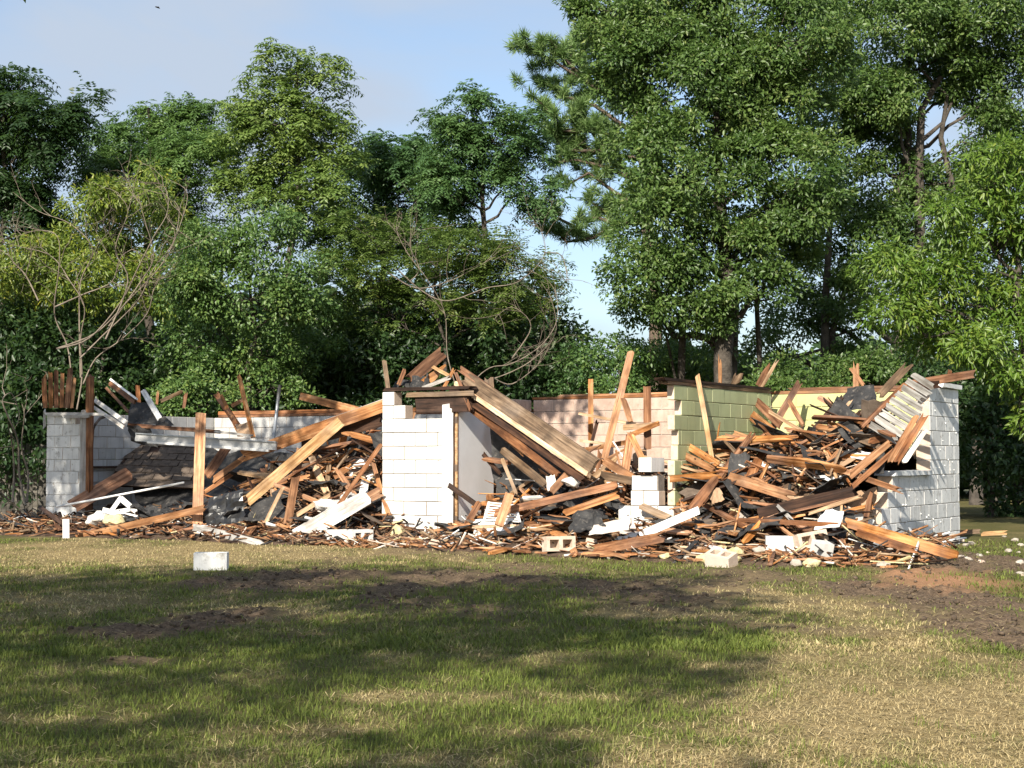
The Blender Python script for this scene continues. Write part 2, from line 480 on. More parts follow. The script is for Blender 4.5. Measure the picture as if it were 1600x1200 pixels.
ys = np.concatenate([np.concatenate([np.arange(2.0, 12.0, 0.06), np.arange(12, 26.0, 0.09)]), np.arange(26.0, 60.1, 0.4)])
xs = np.concatenate([np.arange(-26, -9, 0.5), np.arange(-9, 9, 0.075), np.arange(9, 26.1, 0.5)])
XX, YY = np.meshgrid(xs, ys)
mud, red, dry = masks(XX, YY)
ZZ = ground_z(XX, YY)
nx, ny = len(xs), len(ys)
idx = np.arange(nx * ny).reshape(ny, nx)
F = np.stack([idx[:-1, :-1], idx[:-1, 1:], idx[1:, 1:], idx[1:, :-1]], -1).reshape(-1, 4)
me = np_mesh('lawn', np.stack([XX, YY, ZZ], -1).reshape(-1, 3), F, m_lawn, {'mud': mud.ravel(), 'red': red.ravel(), 'dry': dry.ravel()}, smooth=True)
tag(link('lawn', me), 'mown lawn with dry straw patches and torn up dark soil', kind='structure')

m_far, nt, b = newmat('far_ground')
tc = N(nt, 'ShaderNodeTexCoord')
nt.links.new(ramp(nt, noise(nt, tc.outputs['Object'], .4, 6), [(.3, (0.035, 0.045, 0.016)), (.7, (0.085, 0.085, 0.035))]), b.inputs['Base Color'])
b.inputs['Roughness'].default_value = 1
mb = MB(); mb.v = [(-900, -900, -.2), (900, -900, -.2), (900, 1500, -.2), (-900, 1500, -.2)]; mb.f = [(0, 1, 2, 3)]; mb.m = [0]
tag(mb.build('ground', m_far), kind='structure')

# grass blades: nobody could count them
rs = np.random.RandomState(4)
def blades(n, ymin, ymax, power, hmin, hmax, wid):
    Y = ymin + (ymax - ymin) * rs.rand(n) ** power
    X = (rs.rand(n) - .5) * 2 * (Y * 0.345 + 0.6)
    mud, red, dry = masks(X, Y)
    clump = fbm(X * 3.1, Y * 3.1, 77)
    keep = rs.rand(n) > np.clip(mud * 1.25 + red * .8, 0, 0.985)
    # thin along the rubble
    X, Y, dry, clump = X[keep], Y[keep], dry[keep], clump[keep]
    n = len(X)
    Z = ground_z(X, Y)
    h = (hmin + (hmax - hmin) * rs.rand(n)) * (0.55 + 0.9 * clump) * (1 - 0.35 * dry)
    an = rs.rand(n) * 6.283
    lean = (0.25 + rs.rand(n) * 0.9) * (1 + 0.9 * dry)
    wdt = wid * (0.7 + .6 * rs.rand(n))
    dx, dy = np.cos(an), np.sin(an)
    P = np.stack([X, Y, Z - 0.004], -1)
    side = np.stack([-dy, dx, np.zeros(n)], -1) * wdt[:, None] * .5
    ln = np.stack([dx * lean, dy * lean, np.ones(n)], -1)
    ln /= np.linalg.norm(ln, axis=1)[:, None]
    mid = P + ln * (h * .55)[:, None]
    ln2 = np.stack([dx * lean * 2.2, dy * lean * 2.2, np.ones(n)], -1); ln2 /= np.linalg.norm(ln2, axis=1)[:, None]
    tip = mid + ln2 * (h * .5)[:, None]
    V = np.stack([P - side, P + side, mid + side * .8, mid - side * .8, tip], 1).reshape(-1, 3)
    i = np.arange(n)[:, None] * 5
    F = np.concatenate([i + np.array([[0, 1, 2]]), i + np.array([[0, 2, 3]]), i + np.array([[3, 2, 4]])], 0)
    tone = np.repeat(np.clip(dry * .95 + (rs.rand(n) - .5) * .55, 0, 1), 5)
    var = np.repeat(rs.rand(n), 5)
    return V, F, tone, var
parts = [blades(112000, 5.2, 11.0, 1.25, .022, .062, .0045), blades(84000, 10.0, 23.5, 1.15, .025, .07, .009)]
V = np.concatenate([p[0] for p in parts]); o0 = len(parts[0][0])
F = np.concatenate([parts[0][1], parts[1][1] + o0])
m_gr, nt, b = newmat('grass_blade')
a = N(nt, 'ShaderNodeAttribute', attribute_name='tone'); a2 = N(nt, 'ShaderNodeAttribute', attribute_name='var')
g1 = ramp(nt, a2.outputs['Fac'], [(0, (0.082, 0.118, 0.022)), (1, (0.20, 0.235, 0.05))])
g2 = ramp(nt, a2.outputs['Fac'], [(0, (0.33, 0.25, 0.115)), (1, (0.62, 0.50, 0.27))])
col = mixc(nt, ramp(nt, a.outputs['Fac'], [(.25, (0, 0, 0)), (.75, (1, 1, 1))]), g1, g2)
nt.links.new(col, b.inputs['Base Color']); b.inputs['Roughness'].default_value = .6; b.inputs['Specular IOR Level'].default_value = .2
tr = N(nt, 'ShaderNodeBsdfTranslucent'); nt.links.new(col, tr.inputs['Color'])
mx = N(nt, 'ShaderNodeMixShader'); mx.inputs['Fac'].default_value = .3
nt.links.new(b.outputs['BSDF'], mx.inputs[1]); nt.links.new(tr.outputs['BSDF'], mx.inputs[2]); nt.links.new(mx.outputs['Shader'], nt.nodes['Material Output'].inputs['Surface'])
me = np_mesh('grass', V, F, m_gr, {'tone': np.concatenate([p[2] for p in parts]), 'var': np.concatenate([p[3] for p in parts])})
tag(link('grass', me), 'short green and straw coloured grass blades of the lawn', 'grass', kind='stuff')

# taller tufts and weeds
def tufts(n):
    cx = []; Yc = 6.2 + 14 * rs.rand(n) ** 1.4; Xc = (rs.rand(n) - .5) * 2 * (Yc * .34)
    mud, red, dry = masks(Xc, Yc); k = (mud < .35) & (rs.rand(n) < 1.1 - dry); Xc, Yc = Xc[k], Yc[k]
    m = 26; idx = np.repeat(np.arange(len(Xc)), m); n = len(idx); sp = .03 + .07 * rs.rand(len(Xc))
    X = Xc[idx] + rs.normal(size=n) * sp[idx]; Y = Yc[idx] + rs.normal(size=n) * sp[idx]; Z = ground_z(X, Y) - .004
    hh = (.03 + .04 * rs.rand(len(Xc)))[idx] * (.6 + .6 * rs.rand(n)); an = rs.rand(n) * 6.283; ln = .15 + .6 * rs.rand(n); w = .0015 + .0018 * rs.rand(n)
    d = np.stack([np.cos(an), np.sin(an), np.zeros(n)], -1); s = np.stack([-np.sin(an), np.cos(an), np.zeros(n)], -1) * w[:, None]
    P = np.stack([X, Y, Z], -1); up = np.array([0, 0, 1.0])
    mid = P + (up + d * ln[:, None] * .6) * (hh * .55)[:, None]; tip = mid + (up * .7 + d * ln[:, None] * 1.5) * (hh * .5)[:, None]
    V = np.stack([P - s, P + s, mid + s * .8, mid - s * .8, tip], 1).reshape(-1, 3); i = np.arange(n)[:, None] * 5
    F = np.concatenate([i + np.array([[0, 1, 2]]), i + np.array([[0, 2, 3]]), i + np.array([[3, 2, 4]])], 0)
    return V, F, np.repeat(np.clip(rs.rand(n) * .35, 0, 1), 5), np.repeat((.35 * rs.rand(len(Xc)))[idx] + .65 * rs.rand(n), 5)
V, F, t, v = tufts(520)
tag(link('grass_tufts', np_mesh('grass_tufts', V, F, m_gr, {'tone': t, 'var': v})), 'longer tufts of green grass and weeds in the lawn', 'grass', kind='stuff')

# dry straw lying loose, and soil clods
def straw(n):
    Y = 6 + 15 * rs.rand(n) ** 1.3; X = (rs.rand(n) - .5) * 2 * (Y * .34 + .4)
    mud, red, dry = masks(X, Y)
    k = rs.rand(n) < np.clip(dry * .8 + mud * .6 + .05, 0, 1)
    X, Y = X[k], Y[k]; n = len(X); Z = ground_z(X, Y) + .006 + rs.rand(n) * .018
    an = rs.rand(n) * 6.283; L = .03 + .07 * rs.rand(n); w = .0012 + .0014 * rs.rand(n)
    d = np.stack([np.cos(an), np.sin(an), (rs.rand(n) - .5) * .5], -1); s = np.stack([-np.sin(an), np.cos(an), np.zeros(n)], -1)
    P = np.stack([X, Y, Z], -1)
    a0 = P - d * L[:, None] * .5; a1 = P + d * L[:, None] * .5
    V = np.stack([a0 - s * w[:, None], a0 + s * w[:, None], a1 + s * w[:, None], a1 - s * w[:, None]], 1).reshape(-1, 3)
    return V, np.arange(n * 4).reshape(-1, 4), np.repeat(.8 + .2 * rs.rand(n), 4), np.repeat(rs.rand(n), 4)
V, F, t, v = straw(34000)
tag(link('straw', np_mesh('straw', V, F, m_gr, {'tone': t, 'var': v})), 'loose dry straw scattered over lawn and soil', 'straw', kind='stuff')

ICO = None
def ico():
    global ICO
    if ICO is None:
        t = (1 + 5 ** .5) / 2
        v = np.array([(-1, t, 0), (1, t, 0), (-1, -t, 0), (1, -t, 0), (0, -1, t), (0, 1, t), (0, -1, -t), (0, 1, -t), (t, 0, -1), (t, 0, 1), (-t, 0, -1), (-t, 0, 1)], float)
        v /= np.linalg.norm(v[0])
        f = np.array([(0, 11, 5), (0, 5, 1), (0, 1, 7), (0, 7, 10), (0, 10, 11), (1, 5, 9), (5, 11, 4), (11, 10, 2), (10, 7, 6), (7, 1, 8), (3, 9, 4), (3, 4, 2), (3, 2, 6), (3, 6, 8), (3, 8, 9), (4, 9, 5), (2, 4, 11), (6, 2, 10), (8, 6, 7), (9, 8, 1)])
        ICO = (v, f)
    return ICO
def lumps(P, R, seed, flat=.7):
    v, f = ico(); r = np.random.RandomState(seed); n = len(P)
    jit = 1 + (r.rand(n, 12) - .5) * .7
    V = v[None] * jit[..., None] * R[:, None, None]; V[..., 2] *= flat
    an = r.rand(n) * 6.28; c, s = np.cos(an)[:, None], np.sin(an)[:, None]
    V = np.stack([V[..., 0] * c - V[..., 1] * s, V[..., 0] * s + V[..., 1] * c, V[..., 2]], -1) + P[:, None]
    F = f[None] + (np.arange(n) * 12)[:, None, None]
    return V.reshape(-1, 3), F.reshape(-1, 3)
n = 34000
Y = 8 + 14 * rs.rand(n); X = (rs.rand(n) - .5) * 2 * (Y * .34 + .4)
mud, red, dry = masks(X, Y)
k = rs.rand(n) < np.clip(mud * 1.3 - .45, 0, 1) ** 1.5
X, Y = X[k], Y[k]
m_cl = plain('soil_clod', (0.040, 0.029, 0.020), (0.125, 0.090, 0.062), 20, 1.0, .8, 60, .01)
R = .005 + .026 * rs.rand(len(X)) ** 4
V, F = lumps(np.stack([X, Y, ground_z(X, Y) + R * .25], -1), R, 3)
tag(link('soil_clods', np_mesh('soil_clods', V, F, m_cl)), 'dark clods of torn up soil on the lawn', 'soil', kind='stuff')

# ------------------------------------------------------------------ the ruin: walls of single blocks
CH, BL, JO = 0.2032, 0.4064, 0.010
def chamfer_box(lx, ly, lz, c=.0045):
    """box from 0..lx, -ly/2..ly/2, 0..lz with chamfered edges"""
    h = (lx / 2, ly / 2, lz / 2); cen = Vector((lx / 2, 0, lz / 2))
    v = []; key = {}
    for sx in (-1, 1):
        for sy in (-1, 1):
            for sz in (-1, 1):
                for ax in range(3):
                    s = (sx, sy, sz)
                    p = [s[i] * (h[i] - (0 if i == ax else c)) for i in range(3)]
                    key[(sx, sy, sz, ax)] = len(v); v.append(tuple(cen + Vector(p)))
    f = []; nrm = []
    def add(ids):
        p = [Vector(v[i]) for i in ids]
        n = (p[1] - p[0]).cross(p[2] - p[0]).normalized()
        m = sum(p, Vector()) / len(p) - cen
        if n.dot(m) < 0: ids = ids[::-1]; n = -n
        f.append(ids); nrm.append(n)
    for ax in range(3):
        b_, c_ = [i for i in range(3) if i != ax]
        for s in (-1, 1):
            ids = []
            for sb, sc in ((-1, -1), (1, -1), (1, 1), (-1, 1)):
                k = [0, 0, 0]; k[ax] = s; k[b_] = sb; k[c_] = sc; ids.append(key[(*k, ax)])
            add(ids)
        for sb in (-1, 1):
            for sc in (-1, 1):
                ids = []
                for s, w in ((-1, b_), (1, b_), (1, c_), (-1, c_)):
                    k = [0, 0, 0]; k[ax] = s; k[b_] = sb; k[c_] = sc; ids.append(key[(*k, w)])
                add(ids)
    for sx in (-1, 1):
        for sy in (-1, 1):
            for sz in (-1, 1):
                add([key[(sx, sy, sz, i)] for i in range(3)])
    return v, f, nrm

_bm = {}
def block_mesh(L, T, paint, back):
    k = (round(L, 3), T, paint, back)
    if k not in _bm:
        v, f, nr = chamfer_box(L, T, CH - JO)
        me = bpy.data.meshes.new('block')
        me.from_pydata(v, [], [tuple(q) for q in f])
        for m in ('raw', paint, back): me.materials.append(M[m])
        me.polygons.foreach_set('material_index', [1 if n.y < -.3 else 2 if n.y > .3 else 0 for n in nr])
        _bm[k] = me
    return _bm[k]

ruin = empty('ruined_garage', L0)
tag(ruin, 'ruined concrete block garage with its roof collapsed between broken walls', 'ruin')
rb = random.Random(11)
def wall(name, O, v, T, courses, paint, back='raw', label=None, z0=0.0, proud=.0025, joint='mortar'):
    """O plan start, v plan direction, visible face on the -y side; courses: list of interval lists (m), lowest first"""
    ang = math.atan2(v.y, v.x)
    core = MB()
    I = Matrix.Identity(4)
    bl = []
    for ci, ivs in enumerate(courses):
        off = 0.0 if ci % 2 == 0 else -BL / 2
        for (s, e) in ivs:
            k = math.floor((s - off) / BL)
            x = off + k * BL
            while x < e - 1e-6:
                a, b_ = max(x, s), min(x + BL, e)
                if b_ - a > .05:
                    bl.append((ci, a, b_))
                x += BL
            core.quad_box(I, (s + .012, e - .012), (-T / 2 + .010, T / 2 - .010), (z0 + ci * CH - .004, z0 + (ci + 1) * CH - JO + .003))
    # cores of adjoining courses overlap by a hair, never on one plane
    o = core.build(name, M[joint], ruin)
    o.matrix_parent_inverse = Matrix.Identity(4)
    o.location = Vector((O.x, O.y, 0)) - Vector((L0.x, L0.y, 0)) + D * (T / 2 if abs(v.dot(E)) > .9 else 0) - E * (T / 2 if abs(v.dot(D)) > .9 else 0)
    o.rotation_euler = (0, 0, ang)
    if label: o['label'] = label
    for ci, a, b_ in bl:
        L = b_ - a - JO
        me = block_mesh(L, T, paint, back)
        w = link('block', me, o)
        w.location = (a + JO / 2 + rb.uniform(-.002, .002), rb.uniform(-proud, proud), z0 + ci * CH)
        w.rotation_euler = (rb.uniform(-.004, .004), rb.uniform(-.003, .003), rb.uniform(-.006, .006))
    return o

def T_(x): return a_of(x)
# front, left return beside the garage opening
wall('front_return_wall', L0, E, .2, [[(0, T_(126))]] * 9 + [[(0, T_(118))]], 'greywhite', label='blue-white shaded block return at the garage opening', joint='greywhite', proud=.001)
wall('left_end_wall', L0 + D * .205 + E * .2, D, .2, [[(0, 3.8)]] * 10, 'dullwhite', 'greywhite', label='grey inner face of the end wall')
aP0, aP1 = T_(597), T_(693)
OP = ab(aP0, 0)
lp = aP1 - aP0
wall('front_pier', OP, E, .2, [[(0, lp)]] * 9 + [[(0, T_(633) - aP0)], [(0, T_(616) - aP0)]], 'white', 'raw', label='bright white block pier with its top courses broken away', proud=.006, joint='jointdark')
# front stump at the green partition
aS = T_(943); OS = ab(aS, 0)
f_ = lambda x: T_(x) - aS
wall('front_stump', OS, E, .2, [[(0, f_(1062))], [(0, f_(1052))], [(f_(965), f_(1052))], [(f_(985), f_(1029))], [(f_(986), f_(1029))]], 'white', 'raw', label='stepped white stump of the broken front wall', joint='jointdark', proud=.006)
# back wall
BQ = 4.0
aPk = a_of(835) if False else (lambda x: along(x, L0 + D * BQ, E))(833)
bx = lambda x: along(x, L0 + D * BQ, E)
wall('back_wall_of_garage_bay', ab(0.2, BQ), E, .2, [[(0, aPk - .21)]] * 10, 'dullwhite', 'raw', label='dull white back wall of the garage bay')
aGr = bx(1206)
wall('back_wall_of_middle_bay', ab(aPk, BQ), E, .2, [[(0, aGr - aPk - .005)]] * 11, 'pink', 'raw', label='bare pinkish block wall')
aEnd = (R0 - L0).dot(E)
wall('back_wall_of_yellow_bay', ab(aGr, BQ), E, .2, [[(0, aEnd - aGr - .21)]] * 11, 'yellow', 'raw', label='yellow painted block wall', joint='yellow')
# partition at the start of the pink bay (its short shaded end)
wall('inner_partition', ab(aPk - .02, BQ - .9), D, .11, [[(0.15, .88)]] * 6 + [[(0.3, .88)]] * 5, 'pink', 'pink')
# green partition
OG = front(1043); lg = along(1206, OG, D)
steps = [0, 0, .0, .0, 0, 0, .10, .12, 0, .22, 0.0]
wall('green_partition', OG + D * .21, D, .11, [[(s_, lg - .22)] for s_ in steps], 'green', 'pink', label='sage green painted partition with ragged broken edge', proud=.002, joint='green')
# right end wall
ex = lambda x: along(x, R0, D)
endc = [[(ex(1362), ex(1498))], [(ex(1366), ex(1498))], [(ex(1376), ex(1498))], [(ex(1386), ex(1498))], [(ex(1393), ex(1498))]] + [[(ex(1453), ex(1498))]] * 6
wall('right_end_wall', R0, D, .2, endc, 'greywhite', 'yellow', label='grimy white outer face of the end wall, stepped down to a window sill', joint='greywhite', proud=.0012)

def rpart(name, p0, p1, w, t, mat, zup=True, label=None, over=0.0):
    """straight trim or plate as a part of the ruin: axis p0-p1, w = vertical size, t = horizontal size"""
    ax = (p1 - p0); L = ax.length; ax.normalize()
    sd = ax.cross(UP).normalized() if abs(ax.z) < .9 else E.copy()
    u = sd.cross(ax)
    mm = Matrix((ax, sd, u)).transposed().to_4x4()
    me = MB(); r = random.Random(hash((round(p0.x, 2), round(p1.y, 2), w)) & 0xffff)
    n = 6
    for i in range(n + 1):
        x = L * i / n; j = .004
        for (yy, zz) in ((-t / 2, -w / 2), (t / 2, -w / 2), (t / 2, w / 2), (-t / 2, w / 2)):
            jag = (r.uniform(-.05, .05) if i in (0, n) else 0)
            me.v.append((x + jag, yy + r.uniform(-j, j), zz + r.uniform(-j, j)))
    for i in range(n):
        for k in range(4):
            me.f.append((i * 4 + k, i * 4 + (k + 1) % 4, i * 4 + 4 + (k + 1) % 4, i * 4 + 4 + k)); me.m.append(0)
    me.f.append((3, 2, 1, 0)); me.f.append((n * 4, n * 4 + 1, n * 4 + 2, n * 4 + 3)); me.m += [0, 0]
    o = me.build(name, M[mat], ruin)
    o.location = p0 - ruin.location
    o.rotation_euler = mm.to_euler()
    if label: o['label'] = label
    return o
HT = 11 * CH; HL = 10 * CH
# timber plates on the wall tops
mid = .1
rpart('top_plate', ab(.3, BQ + mid, HL + .022), ab(aPk - .1, BQ + mid, HL + .022), .045, .22, 'brown')
rpart('top_plate', ab(.3, BQ + mid, HL + .085), ab(aPk - .4, BQ + mid + .02, HL + .082), .07, .15, 'brown')
rpart('top_plate', ab(aPk, BQ + mid, HT + .022), ab(aGr, BQ + mid, HT + .022), .04, .2, 'brown')
rpart('top_plate', ab(aPk + .5, BQ + mid, HT + .062), ab(aGr - .6, BQ + mid, HT + .06), .03, .16, 'orange')
rpart('top_plate', ab(aGr + .02, BQ + mid, HT + .024), ab(aEnd - .1, BQ + mid, HT + .024), .045, .2, 'orange')
rpart('top_plate', ab(aGr + .3, BQ + mid, HT + .072), ab(aEnd - .3, BQ + mid, HT + .07), .045, .17, 'brown')
g0 = OG + D * .02; g1 = OG + D * (lg - .05)
rpart('top_plate', g0 - E * .06 + UP * (HT + .02), g1 - E * .06 + UP * (HT + .02), .04, .14, 'grey')
rpart('top_plate', g0 - D * .12 - E * .07 + UP * (HT + .062), g1 - E * .07 + UP * (HT + .062), .04, .18, 'dark')
# header over the broken pier and the door, jamb posts, door
rpart('header', ab(aP0 + .55, .14, HT - .17), ab(T_(704) + .25, .14, HT - .17), .30, .12, 'dark', label='dark brown timber header')
rpart('header_trim', ab(aP0 + .42, .055, HT - .055), ab(T_(700) + .4, .055, HT - .055), .07, .04, 'grey')
rpart('top_plate', ab(aP0 + .05, .1, HT + .03), ab(T_(715) + .2, .1, HT + .03), .045, .2, 'dark')
rpart('door_jamb', ab(T_(694.5), .04, .02), ab(T_(694.5), .04, HT - .23), .045, .10, 'trimwhite')
rpart('door_jamb', ab(T_(699), .09, .02), ab(T_(699), .09, HT - .25), .05, .05, 'trimwhite')
rpart('door_jamb', ab(T_(702.6), .13, .02), ab(T_(702.6), .13, HT - .27), .035, .04, 'dark')
# the open door slab
dl = along(768, ab(T_(704), .14), D)
door = empty('door', ab(T_(705), .15, .05) - ruin.location); door.parent = ruin
door.rotation_euler = (0, 0, math.atan2(D.y, D.x))
door['label'] = 'pale grey door standing open into the building'
v, f, nr = chamfer_box(dl, .045, 1.93, .004)
me = bpy.data.meshes.new('door_slab'); me.from_pydata(v, [], [tuple(q) for q in f]); me.materials.append(M['doorgrey']); link('door_slab', me, door)
mb = MB(); mb.quad_box(Matrix.Identity(4), (-.03, -.003), (-.028, .024), (.0, 1.925)); mb.build('door_edge', M['pale'], door)
for z in (.25, 1.0, 1.7):
    mb = MB(); mb.quad_box(Matrix.Identity(4), (-.036, -.029), (-.03, .026), (z, z + .1)); mb.build('hinge', M['rust'], door)
# garage opening jambs, track, fascia
rpart('garage_jamb', ab(T_(131), .02, .02), ab(T_(131), .02, HL + .0), .07, .14, 'whitewood')
rpart('garage_jamb', ab(T_(136), .07, .02), ab(T_(135), .07, HL + .62), .09, .10, 'brown')
rpart('fascia', ab(.02, -.05, HL - .02), ab(T_(168), -.05, HL - .05), .05, .03, 'whitewood')
rpart('fascia', ab(T_(103), -.09, HL - .075), ab(T_(146), -.09, HL - .08), .055, .03, 'whitewood')
rpart('corner_board', ab(-.03, -.02, HL - .26), ab(-.03, -.02, HL + .03), .07, .03, 'whitewood')
mb = MB()
tp = [at(141, 812, .3), at(142, 760, .3), at(143.5, 700, .3), at(145, 676, .3), at(149, 663, .35), at(156, 654, .5), at(166, 650, .9)]
mb.tube([p - ruin.location for p in tp], .026, 6, 0)
mb.build('door_track', M['rust'], ruin, True)
rpart('wall_shelf', ab(.24, .6, 1.08), ab(.24, 2.2, 1.08), .035, .10, 'dark')
# window sill on the end wall and its cap
rpart('window_sill', R0 + D * ex(1393) + E * .0 + UP * (5 * CH + .03) - E * .09, R0 + D * ex(1452) - E * .09 + UP * (5 * CH + .03), .06, .28, 'whitesheet', label='white concrete window sill')
rpart('wall_cap', R0 + D * (ex(1469)) - E * .09 + UP * (HT + .035), R0 + D * (ex(1500)) - E * .09 + UP * (HT + .035), .06, .27, 'trimwhite')

# ------------------------------------------------------------------ trees
DK = 2.8      # clumps per square metre of crown, all trees
def unit(a):
    return a / np.maximum(np.linalg.norm(a, axis=-1, keepdims=True), 1e-9)

def leaf_quads(P, A, Nn, L, Wd, fold=.18):
    """rhombic folded leaves: base P, axis A, normal Nn"""
    A = unit(A); B = unit(np.cross(Nn, A)); Nn = np.cross(A, B)
    mid = P + A * (L * .45)[:, None] 
    s = B * (Wd * .5)[:, None]; up = Nn * (Wd * fold)[:, None]
    tip = P + A * L[:, None] - Nn * (L * .10)[:, None]
    V = np.stack([P, mid + s + up, tip, mid - s + up], 1).reshape(-1, 3)
    n = len(P); i = np.arange(n)[:, None] * 4
    F = np.concatenate([i + np.array([[0, 1, 2]]), i + np.array([[0, 2, 3]])], 0)
    return V, F

class Leaves:
    def __init__(self): self.V = []; self.F = []; self.T = []; self.n = 0
    def add(self, P, A, Nn, L, Wd, tone, fold=.18):
        V, F = leaf_quads(P, A, Nn, L, Wd, fold)
        self.V.append(V); self.F.append(F + self.n); self.T.append(np.repeat(tone, 4)); self.n += len(V)
    def build(self, name, mat, parent):
        me = np_mesh(name, np.concatenate(self.V), np.concatenate(self.F), mat, {'tone': np.concatenate(self.T)})
        return link(name, me, parent)

def blob_clumps(r, blobs, Y, dm, dens):
    """clump centres gathered into lobes on the shells of the blobs; blob = (px, py, rx, ry[, dY])"""
    out = []
    for bl in blobs:
        px, py, rx, ry = bl[:4]; dy = bl[4] if len(bl) > 4 else r.uniform(-.9, .9)
        c = np.array(aty(px, py, Y + dy)); s = (Y + dy) / FPX
        R = np.array([rx * s, (rx + ry) * .5 * s * dm, ry * s]) * 1.1; mR = R.mean()
        k = max(8, int(DK * dens * math.pi * R[0] * R[2]))
        ns = max(4, min(14, int(3.2 * mR * mR + 4)))
        d = unit(r.normal(size=(ns * 4, 3)) + np.array([0, -.35, .15])); d = d[(d[:, 1] < .4)][:ns]; ns = len(d)
        sc = c + d * R * (.58 + .3 * r.rand(ns))[:, None]
        sr = np.clip(mR * (.34 + .2 * r.rand(ns)), .22, .85); st = (r.rand(ns) - .5) * .34
        idx = r.randint(0, ns, int(k * .66))
        e = unit(r.normal(size=(len(idx), 3)) + d[idx] * .5 + np.array([0, -.15, .45]))
        pos = sc[idx] + e * (sr[idx] * (.5 + .55 * r.rand(len(idx)) + .45 * (r.rand(len(idx)) < .1)))[:, None] * np.array([1.1, 1.1, .72])
        o = unit(e + d[idx] * .4); tn = st[idx]
        k2 = int(k * .34); d2 = unit(r.normal(size=(k2, 3)))
        pos = np.concatenate([pos, c + d2 * R * (.3 + .7 * r.rand(k2) ** .6)[:, None]]); o = np.concatenate([o, unit(d2 + np.array([0, 0, .3]))]); tn = np.concatenate([tn, (r.rand(k2) - .6) * .25])
        out.append((c, R, pos, o, tn))
    return out

def crown_broad(r, L, clumps, n_per, rc, ll, lw, droop=.25, tone_bias=0.0):
    for c, R, pos, o, tn0 in clumps:
        k = len(pos)
        cr = rc * (.6 + .8 * r.rand(k))
        tone0 = r.rand(k) * .3 + .24 + tone_bias + tn0
        m = np.maximum(3, (n_per * (.5 + r.rand(k))).astype(int))
        idx = np.repeat(np.arange(k), m); n = len(idx)
        d = unit(r.normal(size=(n, 3)) + o[idx] * .55)
        rr = cr[idx] * r.rand(n) ** .45
        P = pos[idx] + d * rr[:, None] * np.array([1, 1, .68])
        A = unit(d + r.normal(size=(n, 3)) * .55 + np.array([0, 0, -droop]))
        Nn = unit(o[idx] * .6 + np.array([-.1, -.25, .7]) + r.normal(size=(n, 3)) * .55)
        ln = ll * (.65 + .7 * r.rand(n))
        L.add(P, A, Nn, ln, ln * lw * (.8 + .4 * r.rand(n)), np.clip(tone0[idx] + (r.rand(n) - .5) * .55 + .4 * (r.rand(n) < .05), 0, 1))

def crown_frond(r, L, clumps, fr_per, flen, pairs, ll, lw, droop=.5, tone_bias=0.0):
    for c, R, pos, o, tn0 in clumps:
        k = len(pos)
        tone0 = r.rand(k) * .3 + .24 + tone_bias + tn0
        idx = np.repeat(np.arange(k), fr_per); n = len(idx)
        d = unit(r.normal(size=(n, 3)) * np.array([1, 1, .45]) + o[idx] * .5 + np.array([0, 0, .12]))
        P0 = pos[idx] + r.normal(size=(n, 3)) * .09
        fl = flen * (.65 + .6 * r.rand(n))
        u = unit(np.cross(d, np.array([0, 0, 1.0])) + 1e-6)
        tn = np.clip(tone0[idx] + (r.rand(n) - .5) * .3, 0, 1)
        for j in range(pairs):
            t = (j + .6) / pairs
            Pj = P0 + d * (fl * t)[:, None] + np.array([0, 0, -1.0]) * (fl * droop * t * t)[:, None]
            ax = unit(d + np.array([0, 0, -2 * droop * t]))
            lj = ll * (1 - .45 * abs(t - .45)) * (.8 + .4 * r.rand(n))
            for sg in (-1, 1):
                A = unit(u * sg + ax * .55 + np.array([0, 0, -.28]) + r.normal(size=(n, 3)) * .14)
                Nn = unit(np.cross(ax, u) * 1.0 + r.normal(size=(n, 3)) * .22)
                Nn[Nn[:, 2] < 0] *= -1
                L.add(Pj, A, Nn, lj, lj * lw, np.clip(tn + (r.rand(n) - .5) * .15, 0, 1), .1)

def limbs(mb, r, base, top, r0, clumps, frac=.5, twig=.012, wob=.25, fork=.35):
    """trunk from base to top, a limb to each blob, a twig to many clumps"""
    base, top = np.array(base, float), np.array(top, float)
    n = 9
    tr = [base + (top - base) * (i / n) + (r.normal(size=3) * wob * .35 * (0 < i) * np.array([1, 1, .2])) for i in range(n + 1)]
    rad = [r0 * (1 - .80 * i / n) * (1.35 if i == 0 else 1) for i in range(n + 1)]
    mb.tube(tr, rad, 8)
    for c, R, pos, o, tn0 in clumps:
        hz = (c[2] - .25 * abs(c[0] - base[0]) - .5 - base[2]) / max(top[2] - base[2], .1)
        t = min(max(hz, fork * .6), .98); i0 = int(t * n); s = tr[i0] + (tr[min(i0 + 1, n)] - tr[i0]) * (t * n - i0)
        rs_ = max(r0 * (1 - .8 * t) * .62, .02)
        e = c + (s - c) * .08
        pts = []
        for j in range(6):
            u = j / 5
            p = s + (e - s) * u; p[2] += math.sin(u * math.pi) * .12 * np.linalg.norm(e - s) * (.3)
            if 0 < j < 5: p = p + r.normal(size=3) * .09
            pts.append(p)
        mb.tube(pts, [rs_ * (1 - .72 * j / 5) for j in range(6)], 5, cap=False)
        for q in range(len(pos)):
            if r.rand() < frac:
                st = np.array(pts[r.randint(3, 6)])
                m1 = (st + pos[q]) / 2 + r.normal(size=3) * .12
                mb.tube([st, m1, pos[q]], [max(rs_ * .25, twig), twig, twig * .4], 4, cap=False)

